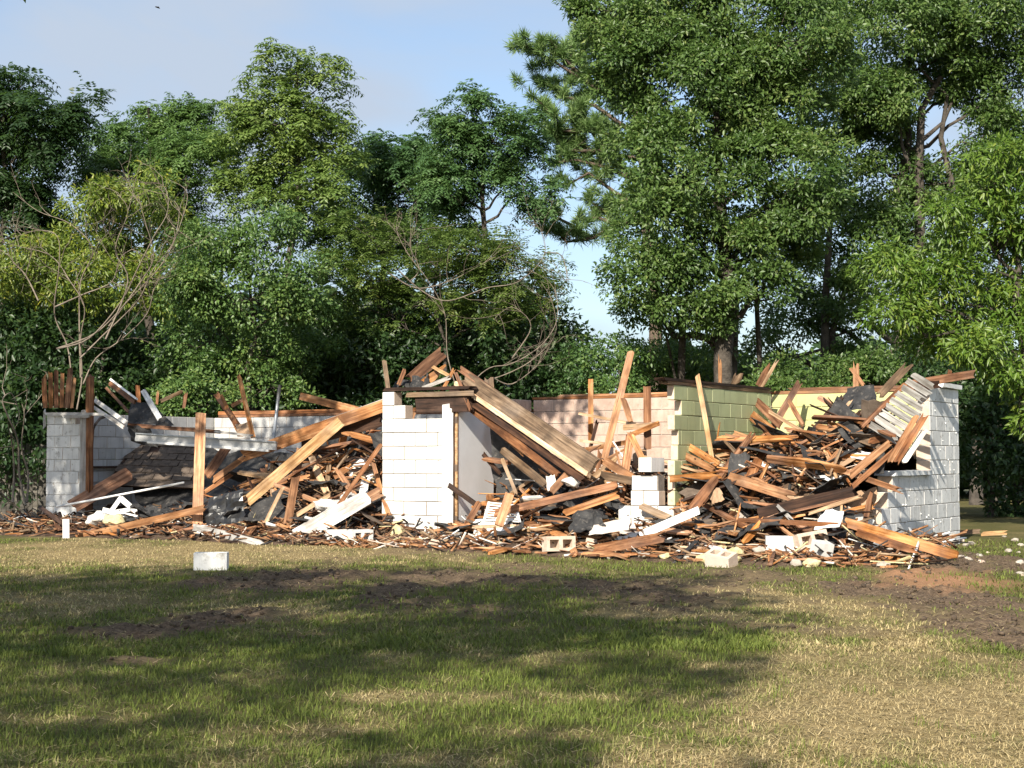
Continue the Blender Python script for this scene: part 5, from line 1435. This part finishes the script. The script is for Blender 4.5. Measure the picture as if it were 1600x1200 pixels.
# ---- right bay
qg = lambda x: along(x, OG, D)
hb('pale_stud', 'pale thin pole leaning on the green partition', (1113, 720, .55), (1089, 582, qg(1089) - .02), .07, .05, 'pale', jag=(.02, .12), cat='pole')
for i, (a, b_, w, m, lab) in enumerate([
        ((1052, 703, .7), (1118, 735, .3), .10, 'orange', 'lower of two orange rafters sliding down beside the green partition'), ((1062, 690, .8), (1126, 727, .4), .10, 'orange', 'upper of two orange rafters sliding down beside the green partition'),
        ((1034, 720, .6), (1108, 742, .2), .035, 'pale', 'thin pale lath at the foot of the green partition'), ((1045, 748, .1), (1132, 741, .2), .10, 'orange', 'flat orange board at the foot of the green partition'),
        ((1172, 617, 3.2), (1222, 666, 2.5), .13, 'brown', 'upper brown board crossing in front of the yellow corner'), ((1174, 648, 2.8), (1238, 702, 2.0), .15, 'orange', 'lower wide orange board crossing in front of the yellow corner'),
        ((1250, 596, 3.5), (1192, 694, 2.4), .10, 'brown', 'brown board propped up against the yellow wall'), ((1146, 676, 1.7), (1413, 768, -.35), .075, 'orange', 'longest orange board running down to the end wall foot'),
        ((1260, 678, 1.5), (1228, 744, 1.1), .15, 'dark', 'dark wide plank leaning in the right heap'), ((1290, 690, 1.2), (1228, 668, 1.6), .10, 'orange', 'orange board end below the yellow wall'),
        ((1182, 806, -.5), (1346, 768, .1), .19, 'dark', 'large blackened plank lying across the right heap'), ((1180, 812, -.55), (1346, 775, .05), .03, 'brown', 'brown strip along the blackened plank'),
        ((1150, 812, -.8), (1345, 822, -.8), .06, 'brown', 'thin straight board lying low across the right heap'), ((1262, 803, -.6), (1350, 774, -.2), .05, 'pale', 'pale thin board before the blackened plank'),
        ((1160, 850, -1.1), (1200, 806, -.7), .09, 'orange', 'orange board slanting up left of the white block'), ((1138, 745, .2), (1245, 778, -.2), .14, 'orange', 'wide orange board in the middle of the right heap'),
        ((1078, 800, -.6), (1120, 745, .0), .13, 'brown', 'brown board propped steeply in the right heap'), ((1215, 790, -.4), (1240, 815, -.8), .05, 'whitewood', 'short white stick standing before the blackened plank'),
        ((1267, 676, 1.3), (1320, 616, 1.9), .07, 'dark', 'upper dark rafter rising to the roof wreckage'), ((1265, 703, .9), (1332, 624, 1.6), .045, 'pale', 'pale narrow rafter rising to the roof wreckage'),
        ((1280, 716, .9), (1348, 640, 1.5), .07, 'dark', 'lower dark rafter rising to the roof wreckage'), ((1345, 668, .6), (1424, 590, 1.5), .065, 'brown', 'brown rafter along the edge of the white planked roof piece'),
        ((1372, 620, 1.2), (1424, 566, 1.6), .11, 'grey', 'grey pointed plank at the peak of the roof wreckage'), ((1388, 724, -.02), (1433, 648, .35), .075, 'orange', 'first steep orange board leaning on the window sill'),
        ((1399, 725, .02), (1447, 646, .4), .09, 'brown', 'second steep brown board leaning on the window sill'), ((1412, 724, .1), (1450, 664, .45), .075, 'whitewood', 'third steep whitish board leaning on the window sill'),
        ((1325, 745, .0), (1392, 690, .4), .10, 'orange', 'orange rafter slanting up to the window sill'), ((1330, 762, -.1), (1402, 700, .2), .07, 'brown', 'brown rafter slanting up below the window sill'),
        ((1356, 690, .5), (1400, 680, .9), .09, 'brown', 'short brown block of timber under the white planked roof piece'), ((1300, 715, .6), (1366, 716, .5), .10, 'orange', 'flat orange board below the roof wreckage'),
        ((1332, 682, .8), (1385, 700, .6), .09, 'grey', 'grey board below the white planked roof piece'),
        ((1337, 628, 2.2), (1338, 562, 2.2), .085, 'orange', 'upright orange board on the far corner of the yellow wall'), ((1329, 574, 2.2), (1352, 606, 2.2), .06, 'orange', 'short board crossing the upright on the yellow wall'),
        ((1425, 600, 2.3), (1527, 583, 3.2), .12, 'brown', 'rotten split plank lying on top of the end wall'), ((1428, 604, 2.2), (1470, 600, 2.6), .11, 'dark', 'dark rotten wood end on the end wall top'), ((1486, 592, 3), (1482, 571, 3), .06, 'brown', 'tiny stub standing on the end wall plank'),
        ((1320, 815, -.85), (1498, 870, -1.35), .125, 'orange', 'long heavy orange beam lying before the end wall'), ((1338, 832, -1.0), (1440, 864, -1.4), .10, 'brown', 'brown board below the heavy beam before the end wall'),
        ((1125, 600, 3.0), (1125, 552, 3.0), .055, 'orange', 'thin upright stick behind the green partition'), ((1147, 602, 3.1), (1158, 577, 3.1), .13, 'grey', 'grey torn stump of board behind the green partition'),
        ((1183, 604, 3.6), (1206, 565, 3.6), .10, 'brown', 'brown board of the pair behind the green partition end'), ((1190, 606, 3.55), (1216, 560, 3.5), .05, 'pale', 'pale board of the pair behind the green partition end'),
        ((1255, 665, 2.2), (1232, 625, 2.8), .07, 'orange', 'short orange board crossing the propped brown one'), ((1300, 632, 2.4), (1278, 620, 2.6), .08, 'orange', 'small orange board end against the yellow wall')]):
    hb('broken_board' if w < .14 else 'broken_plank', lab, a, b_, w, .045, m, jag=(.05, .14) if m != 'pale' else (.02, .1))
root = empty('planked_roof_piece', at(1400, 660, .8)); tag(root, 'white weathered planked roof piece leaning on the end wall', 'roof piece')
for i in range(9):
    u = i / 8; x0, y0 = 1358 + 66 * u, 662 - 78 * u; q0 = .45 + .9 * u
    sx_ = 48 - 22 * max(0, u - .5)
    hb('plank', None, (x0, y0, q0), (x0 + sx_, y0 + sx_ * .62, q0 + .12 + .02 * (i % 2)), .088, .02, 'oldwhite', jag=(.03, .08), parent=root)
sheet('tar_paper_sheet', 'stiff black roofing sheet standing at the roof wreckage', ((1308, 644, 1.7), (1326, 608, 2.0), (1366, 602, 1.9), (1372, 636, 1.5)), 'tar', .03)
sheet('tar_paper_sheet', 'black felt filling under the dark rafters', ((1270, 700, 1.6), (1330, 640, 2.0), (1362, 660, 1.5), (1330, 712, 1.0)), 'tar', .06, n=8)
sheet('tar_paper_sheet', 'upright scrap of black felt at the green partition', ((1054, 706, .9), (1066, 700, 1.0), (1062, 683, 1.0), (1050, 682, .9)), 'tar', .04)
sheet('fallen_sheet', 'torn white plastic sheet below the roof wreckage', ((1262, 715, .7), (1310, 728, .5), (1318, 758, .2), (1285, 752, .3)), 'whitesheet', .04)
sheet('fallen_sheet', 'white board lying below the planked roof piece', ((1325, 702, .7), (1366, 708, .6), (1364, 722, .4), (1330, 716, .5)), 'whitesheet', .01)
sheet('tar_paper_sheet', 'grey-black felt flap in the middle of the right heap', ((1195, 735, .6), (1228, 725, .8), (1226, 750, .4), (1200, 756, .3)), 'tar', .04)
sheet('cardboard_sheet', 'square brown cardboard piece in the right heap', ((1102, 770, -.1), (1124, 762, -.1), (1132, 780, -.3), (1115, 788, -.3)), 'cardboard', .02)
sheet('fallen_sheet', 'white fallen panel behind the hollow block', ((1270, 830, -.9), (1312, 820, -.9), (1320, 800, -.5), (1290, 795, -.5)), 'whitesheet', .02)
g = onground(1268, 876); cmu('hollow block with two dark openings leaning before the right heap', aty(1266, 845, 18.5), (math.pi / 2 - .25, -.15, .3), ('white', 'raw'))
g = onground(1222, 874); cmu('white block lying before the right heap left of the leaning hollow block', aty(1222, 850, 18.6), (0, 0, -.1), ('white', 'white'))
g = onground(1284, 880); cmu('small white block end below the leaning hollow block', aty(1284, 859, 18.2), (.2, .1, .3), ('white', 'white'), L=.2)
g = onground(1127, 886); cmu('tilted pale block lying in the grass before the stump', aty(1127, 876, 17.9), (.35, .15, -.7), ('drywall', 'raw'), L=.33)
g = onground(330, 893); cmu('single light grey block lying on the lawn', drop(g, .095), (0, 0, .06), ('greywhite', 'greywhite'), L=.36)
lump('concrete_chunk', 'big white concrete chunk before the end wall', drop(onground(1387, 868), .08), .24, 'stone', .45, 'chunk')
lump('concrete_chunk', 'grey stone at the end wall foot', drop(onground(1482, 852), .06), .16, 'stone', .8, 'chunk')
lump('concrete_chunk', 'pale stone left of the grey one at the end wall foot', drop(onground(1463, 850), .06), .13, 'whitesheet', .8, 'chunk')
lump('straw_tuft', 'small tuft of dry hay at the pier foot', drop(onground(620, 848), .05), .14, 'insul', .8, 'hay')

cmu('broken block lodged beside the stepped foot of the end wall', at(1340, 812, .15), (.3, .4, .5), ('greywhite', 'raw'), L=.33)
sheet('fallen_sheet', 'brown board sheet closing the gap beside the end wall foot', ((1312, 828, .0), (1358, 822, .25), (1372, 760, .35), (1318, 772, .3)), 'cardboard', .03)
hb('broken_board', 'steep brown board beside the stepped foot of the end wall', (1350, 826, -.15), (1362, 762, .2), .07, .04, 'brown', jag=(.05, .15))
hb('broken_board', 'orange board lying in the gap beside the end wall foot', (1305, 806, -.15), (1366, 790, .15), .09, .04, 'orange', jag=(.05, .15))
sheet('tar_paper_sheet', 'black felt hanging below the window sill boards', ((1338, 742, .5), (1380, 736, .5), (1384, 700, .6), (1345, 712, .8)), 'tar', .04)

# ---- random breakage: boards lying as they fell
def lay(name, label, group, zone, n, mats, Lr, wr, tr, seed, cat='board', tilt=.32, lift=.16, sheetlike=False):
    r = random.Random(seed)
    x0, x1, q0, q1 = zone
    for _ in range(n):
        a = r.uniform(a_of(x0), a_of(x1)); q = r.uniform(q0, q1)
        hz = heap1(a, q); p = ab(a, q); z = hz + gz(p.x, p.y) + r.uniform(.0, lift) * min(1, .25 + hz * 1.6)
        L = r.uniform(*Lr) * (.6 + .4 * min(1, hz * 2 + .3)); w = r.uniform(*wr)
        az = r.uniform(0, math.pi) if r.random() < .5 else r.gauss(math.atan2(E.y, E.x), .5)
        el = r.gauss(0, tilt) * min(1, .15 + hz * 1.3)
        slope = (heap1(a, q + .25) - heap1(a, q - .25)) / .5
        ax = Vector((math.cos(az), math.sin(az), 0)); el2 = math.tan(el) + slope * ax.dot(D) * .9
        ax = (ax + UP * el2).normalized()
        wd = UP.cross(ax).normalized(); wd = (Matrix.Rotation(r.gauss(0, .55) * min(1, .3 + hz), 3, ax) @ wd).normalized(); nn = ax.cross(wd)
        c_ = Vector((p.x, p.y, z + .02))
        m = r.choices([k for k, _ in mats], [v for _, v in mats])[0]
        if sheetlike:
            h = w; C = [c_ - ax * L / 2 - wd * h / 2, c_ + ax * L / 2 - wd * h / 2, c_ + ax * L / 2 + wd * h / 2, c_ - ax * L / 2 + wd * h / 2]
            sheet(name, label, C, m, r.uniform(.015, .06) if m in ('tar',) else .012, .008, 4, None, cat, group, r.randint(1, 9999), .25)
        else:
            t = r.uniform(*tr)
            o = link(name, board_mesh(L, w, t, [M[m]], (r.uniform(.05, .22), r.uniform(.06, .3)), r.gauss(0, .015), r))
            mm = Matrix((ax, wd, nn)).transposed()
            o.location = c_ - ax * L / 2; o.rotation_euler = mm.to_euler(); tag(o, label, cat, group)
mix1 = [('orange', 42), ('brown', 24), ('pale', 9), ('dark', 14), ('grey', 11)]
mix2 = [('orange', 60), ('brown', 18), ('pale', 14), ('dark', 5), ('whitewood', 3)]
Z = [('garage bay heap', (330, 592, -.3, 1.9), 60, 60, mix1, (.4, 1.4), .45, .42, 501), ('garage floor', (150, 330, -.6, 1.2), 16, 12, mix1, (.35, 1.0), .3, .16, 502),
     ('front edge of the garage heap', (-10, 590, -1.8, -.4), 48, 40, mix1, (.25, .95), .18, .1, 503), ('middle heap', (745, 962, -.9, .9), 54, 56, mix2, (.35, 1.2), .38, .34, 504),
     ('right heap', (1045, 1345, -.9, 1.7), 76, 78, mix1, (.35, 1.35), .4, .34, 505), ('front edge of the right heap', (700, 1480, -1.8, -.8), 44, 44, mix2, (.25, 1.0), .15, .1, 506)]
for zn, zone, n1_, n2_, mx_, Lr_, tl_, lf_, sd_ in Z:
    lay('loose_board', zn, 'loose boards of the ' + zn, zone, n1_, mx_, Lr_, (.05, .135), (.02, .045), sd_, tilt=tl_, lift=lf_)
    lay('loose_lath', zn, 'loose laths of the ' + zn, zone, n2_, mx_, (Lr_[0], Lr_[1] * .9), (.018, .045), (.012, .03), sd_ + 50, cat='lath', tilt=tl_ * 1.15, lift=lf_ * 1.2)
for zn, zone, nn_, sd_ in (('garage bay heap', (345, 590, -.5, 1.2), 17, 601), ('middle heap', (760, 955, -.9, .6), 12, 602), ('right heap', (1060, 1335, -.8, 1.3), 17, 603)):
    lay('loose_plank', zn, 'long planks of the ' + zn, zone, nn_, mix1, (1.1, 2.1), (.08, .17), (.03, .05), sd_, tilt=.4, lift=.5)
lay('felt_scrap', 'one of the black felt scraps in the garage bay heap', 'black felt scraps in the garage heap', (150, 592, -1.0, 1.2), 46, [('tar', 4), ('shingle', 1)], (.25, .75), (.2, .5), (.01, .01), 511, 'sheet', .6, .5, True)
lay('felt_scrap', 'one of the black felt scraps at the far left end of the rubble', 'black felt scraps at the left end', (-15, 130, -1.9, -.5), 16, [('tar', 3), ('shingle', 1)], (.25, .6), (.15, .35), (.01, .01), 512, 'sheet', .3, .15, True)
lay('felt_scrap', 'one of the black felt scraps in the middle heap', 'black felt scraps in the middle heap', (750, 960, -1.0, .8), 26, [('tar', 4), ('shingle', 1)], (.25, .65), (.2, .45), (.01, .01), 513, 'sheet', .6, .45, True)
lay('felt_scrap', 'one of the black felt scraps in the right heap', 'black felt scraps in the right heap', (1045, 1345, -1.0, 1.6), 58, [('tar', 5), ('shingle', 1)], (.3, .75), (.2, .5), (.01, .01), 514, 'sheet', .55, .42, True)
lay('plasterboard_piece', 'one of the pale plasterboard pieces in the middle and right heaps', 'pale plasterboard pieces', (760, 1345, -1.4, .8), 42, [('drywall', 3), ('whitesheet', 3), ('cardboard', 2)], (.18, .5), (.12, .34), (.01, .01), 515, 'plasterboard', .45, .22, True)
lay('plasterboard_piece', 'one of the pale sheet pieces in the garage heap', 'pale sheet pieces in the garage heap', (330, 592, -1.2, .8), 12, [('whitesheet', 3), ('cardboard', 2)], (.2, .45), (.12, .3), (.01, .01), 516, 'plasterboard', .45, .22, True)

def chunks(name, label, group, zone, n, mats, Rr, seed, cat):
    r = random.Random(seed)
    for _ in range(n):
        a = r.uniform(a_of(zone[0]), a_of(zone[1])); q = r.uniform(zone[2], zone[3]); p = ab(a, q); R = r.uniform(*Rr)
        lump(name, label, Vector((p.x, p.y, heap1(a, q) + gz(p.x, p.y) + R * .3)), R, r.choice(mats), r.uniform(.45, .8), cat, group, r.randint(1, 99999))
chunks('insulation_lump', 'one of the yellowish insulation lumps along the right front edge', 'insulation lumps along the right front', (1030, 1420, -1.9, -.7), 16, ['insul'], (.04, .12), 521, 'insulation')
chunks('concrete_chunk', 'one of the pale concrete chunks along the front edge right of the pier', 'concrete chunks along the front edge', (720, 1480, -2.0, -.6), 22, ['stone', 'stone', 'raw'], (.04, .11), 522, 'chunk')

# fine splinters and chips: nobody could count them
def chips(n, seed):
    r = np.random.RandomState(seed)
    a = r.uniform(-1.0, aEnd + 1.2, n); q = np.where(r.rand(n) < .2, r.uniform(-1.6, -.2, n), r.uniform(-.6, 2.2, n))
    k = ~((a > aEnd - .35) & (q > -.2)); a, q = a[k], q[k]; n = len(a)
    h = heap(np.minimum(a, aEnd - .3), q)
    P = np.stack([L0.x + E.x * a + D.x * q, L0.y + E.y * a + D.y * q, h], -1)
    P[:, 2] += relief(P[:, 0], P[:, 1]) + r.rand(n) * .06 + (r.rand(n) ** 2) * .22 * np.clip(h, 0, 1)
    L = .10 + .58 * r.rand(n) ** 1.5; w = .010 + .06 * r.rand(n) ** 1.8; t = .006 + .014 * r.rand(n)
    az = r.rand(n) * 6.283; el = r.normal(size=n) * .28
    A = np.stack([np.cos(az) * np.cos(el), np.sin(az) * np.cos(el), np.sin(el)], -1); B = unit(np.cross(np.array([0, 0, 1.0]), A) + r.normal(size=(n, 3)) * .3); C = unit(np.cross(A, B)); B = np.cross(C, A)
    V = np.stack([P + sa * A * L[:, None] / 2 + sb * B * w[:, None] / 2 * (1 if sa < 0 else .55) + sc * C * t[:, None] / 2 for sc in (-1, 1) for sb in (-1, 1) for sa in (-1, 1)], 1)
    q6 = np.array([(0, 2, 3, 1), (4, 5, 7, 6), (0, 1, 5, 4), (2, 6, 7, 3), (0, 4, 6, 2), (1, 3, 7, 5)])
    F = (q6[None] + (np.arange(n) * 8)[:, None, None]).reshape(-1, 4)
    me = np_mesh('splinters', V.reshape(-1, 3), F, M['orange'])
    names = ['orange', 'brown', 'pale', 'dark', 'tar', 'drywall', 'whitesheet', 'insul']
    for m in names[1:]: me.materials.append(M[m])
    pl = np.array([.27, .22, .14, .16, .15, .03, .015, .015]); pr = np.array([.33, .19, .20, .06, .08, .07, .03, .04])
    u = r.rand(n); left = a < a_of(620)
    u2 = r.rand(n); tarry = (q > -.6) & (u2 < .12)
    mi = np.where(left, np.searchsorted(np.cumsum(pl), u), np.searchsorted(np.cumsum(pr), u)).clip(0, 7)
    mi = np.where(tarry, 4, mi)
    me.polygons.foreach_set('material_index', np.repeat(mi, 6).astype(np.int32)); me.update()
    tag(link('splinters', me), 'countless wood splinters and chips covering the rubble and its edge', 'debris', kind='stuff')
chips(11500, 31)
o = sheet('green_bottle', 'small bright green plastic scrap in front of the white pier', [onground(672, 856) + UP * .04 + Vector(v) for v in ((-.07, -.02, 0), (.07, -.02, 0), (.07, .03, .05), (-.07, .03, .05))], 'greenplastic', .01, .02, 3, cat='plastic scrap')
o.name = 'plastic_scrap'
for i, (x, y, lab) in enumerate([(1510, 836, 'splintered board lying right of the end wall'), (1552, 838, 'pale plank lying in the grass right of the end wall')]):
    g = onground(x, y); hb('stray_board', lab, g + UP * .03 - E * .2, g + UP * .06 + E * .2 + D * .15, .07, .03, ('grey', 'pale', 'brown')[i])
r = random.Random(9)
for _ in range(22):
    g = onground(r.uniform(1495, 1600), r.uniform(838, 905)); R = r.uniform(.02, .07)
    lump('concrete_chunk', 'one of the pale stones strewn on the bare soil right of the end wall', g + UP * (R * .3 + gz(g.x, g.y)), R, r.choice(['stone', 'stone', 'raw']), .6, 'chunk', 'stones strewn right of the end wall', r.randint(1, 99999))

r = np.random.RandomState(12); n = 46
tt = r.uniform(ex(1455), ex(1496), n); zz = r.uniform(.25, 2.1, n); k = r.rand(n) < .3
tt[k] = r.uniform(ex(1395), ex(1450), k.sum()); zz[k] = r.uniform(.2, .9, k.sum())
P = np.stack([R0.x + D.x * tt + E.x * .006, R0.y + D.y * tt + E.y * .006, zz], -1) - np.array(ruin.location)
V, F = lumps(P, .004 + .009 * r.rand(n), 5, 1.0)
o = link('paint_flakes', np_mesh('paint_flakes', V, F, M['trimwhite']), ruin); o['kind'] = 'stuff'

# ------------------------------------------------------------------ labels for the loose pieces: each told apart by its look and its neighbour
MARKS = [('the garage corner', 100, 740), ('the white stake', 103, 830), ('the white batting', 152, 812), ('the broken window frame', 190, 795), ('the long white pipe', 220, 768), ('the shingled roof piece', 250, 725), ('the upright orange plank', 311, 735),
         ('the shiny black plastic', 352, 797), ('the single block on the lawn', 330, 879), ('the dark felt beside the plastic', 420, 805), ('the pale narrow stud', 426, 795), ('the steep orange stud', 458, 765), ('the wide pale plank', 460, 720), ('the whitewashed plank', 515, 808), ('the cloth bundle', 512, 790),
         ('the dark red rafter', 555, 752), ('the pair of white blocks', 548, 840), ('the white pier', 645, 800), ('the open door', 735, 740), ('the slatted vent', 786, 805), ('the short orange board at the vent', 788, 796), ('the foot of the fallen beam', 920, 735), ('the sagging splintered board', 810, 690), ('the white bag', 893, 752),
         ('the hollow block of the middle heap', 873, 850), ('the crumpled black felt', 915, 812), ('the long brown board', 870, 780), ('the pinkish plasterboard', 950, 822), ('the warped brown plank', 980, 850), ('the white stump', 1005, 790), ('the white boxed beam', 1046, 812), ('the tilted block in the grass', 1127, 870),
         ('the pale leaning pole', 1105, 690), ('the green partition', 1060, 660), ('the two sliding rafters', 1090, 715), ('the cardboard square', 1116, 775), ('the wide orange board', 1190, 760), ('the blackened plank', 1262, 787), ('the leaning hollow block', 1268, 845), ('the white block', 1222, 850), ('the dark leaning plank', 1243, 712),
         ('the yellow wall', 1290, 640), ('the torn white plastic', 1290, 738), ('the longest orange board', 1330, 740), ('the planked roof piece', 1400, 650), ('the window sill', 1422, 732), ('the heavy front beam', 1410, 842), ('the big white chunk', 1387, 855), ('the end wall', 1450, 800), ('the grey stone', 1482, 845), ('the crossing boards', 1205, 660)]
CW = {'split_pine': 'orange', 'old_brown_timber': 'brown', 'pale_pine': 'pale', 'dark_timber': 'dark', 'weathered_grey_timber': 'grey', 'flaking_white_board': 'whitish', 'tar_paper': 'black', 'asphalt_shingle': 'brown-grey', 'plasterboard': 'pinkish', 'white_sheet': 'white', 'brown_cardboard': 'brown',
      'yellow_insulation': 'yellowish', 'concrete_chunk': 'grey-beige', 'white_batting': 'white', 'raw_concrete': 'tan'}
NOUN = {'loose_plank': 'long plank', 'loose_board': 'broken board', 'loose_lath': 'thin lath', 'felt_scrap': 'felt scrap', 'plasterboard_piece': 'sheet piece', 'insulation_lump': 'insulation lump', 'concrete_chunk': 'stone chunk'}
def to_px(p):
    v = p - CAMP; zc = v.y * CP + v.z * SP; yc = -v.y * SP + v.z * CP
    return 800 + FPX * v.x / zc, 600 - FPX * yc / zc
used = set(o.get('label') for o in bpy.data.objects if o.get('label'))
def relabel(o):
    noun = NOUN[o.name.split('.')[0]]
    vs = [o.matrix_basis @ v.co for v in o.data.vertices]
    pts = [to_px(v) for v in vs]
    cx, cy = (sum(p[i] for p in pts) / len(pts) for i in (0, 1))
    wpx = max(p[0] for p in pts) - min(p[0] for p in pts); hpx = max(p[1] for p in pts) - min(p[1] for p in pts)
    ln = max(wpx, hpx); size = '' if noun == 'long plank' else 'long ' if ln > 85 else 'short ' if ln < 38 else ''
    if noun in ('felt scrap', 'sheet piece', 'insulation lump', 'stone chunk'): size = 'large ' if ln > 55 else 'small ' if ln < 22 else ''
    way = ''
    if noun in ('broken board', 'thin lath', 'long plank'):
        l = min(pts, key=lambda p: p[0]); r_ = max(pts, key=lambda p: p[0])
        way = ' standing steeply' if hpx > 1.3 * wpx else ' rising to the right' if l[1] - r_[1] > .3 * wpx else ' sloping down to the right' if r_[1] - l[1] > .3 * wpx else ' lying flat'
    col = CW.get(o.data.materials[0].name, 'pale')
    for k, (nm, mx_, my_) in enumerate(sorted(MARKS, key=lambda m: abs(m[1] - cx) + abs(m[2] - cy))[:16]):
        dx, dy = cx - mx_, cy - my_; dist = math.hypot(dx, dy)
        rel_ = ('right of' if dx > 0 else 'left of') if abs(dx) > abs(dy) * 1.2 else ('below' if dy > 0 else 'above')
        near = 'close ' if dist < 28 else 'just ' if dist < 60 else ''
        lab = '%s%s %s%s %s%s %s' % (size, col, noun, way, near, rel_, nm)
        if lab not in used and len(lab.split()) <= 16:
            used.add(lab); return lab
    return lab
for o in list(COL.objects):
    if o.parent is None and o.type == 'MESH' and o.get('group') and o.name.split('.')[0] in NOUN:
        o['label'] = relabel(o)
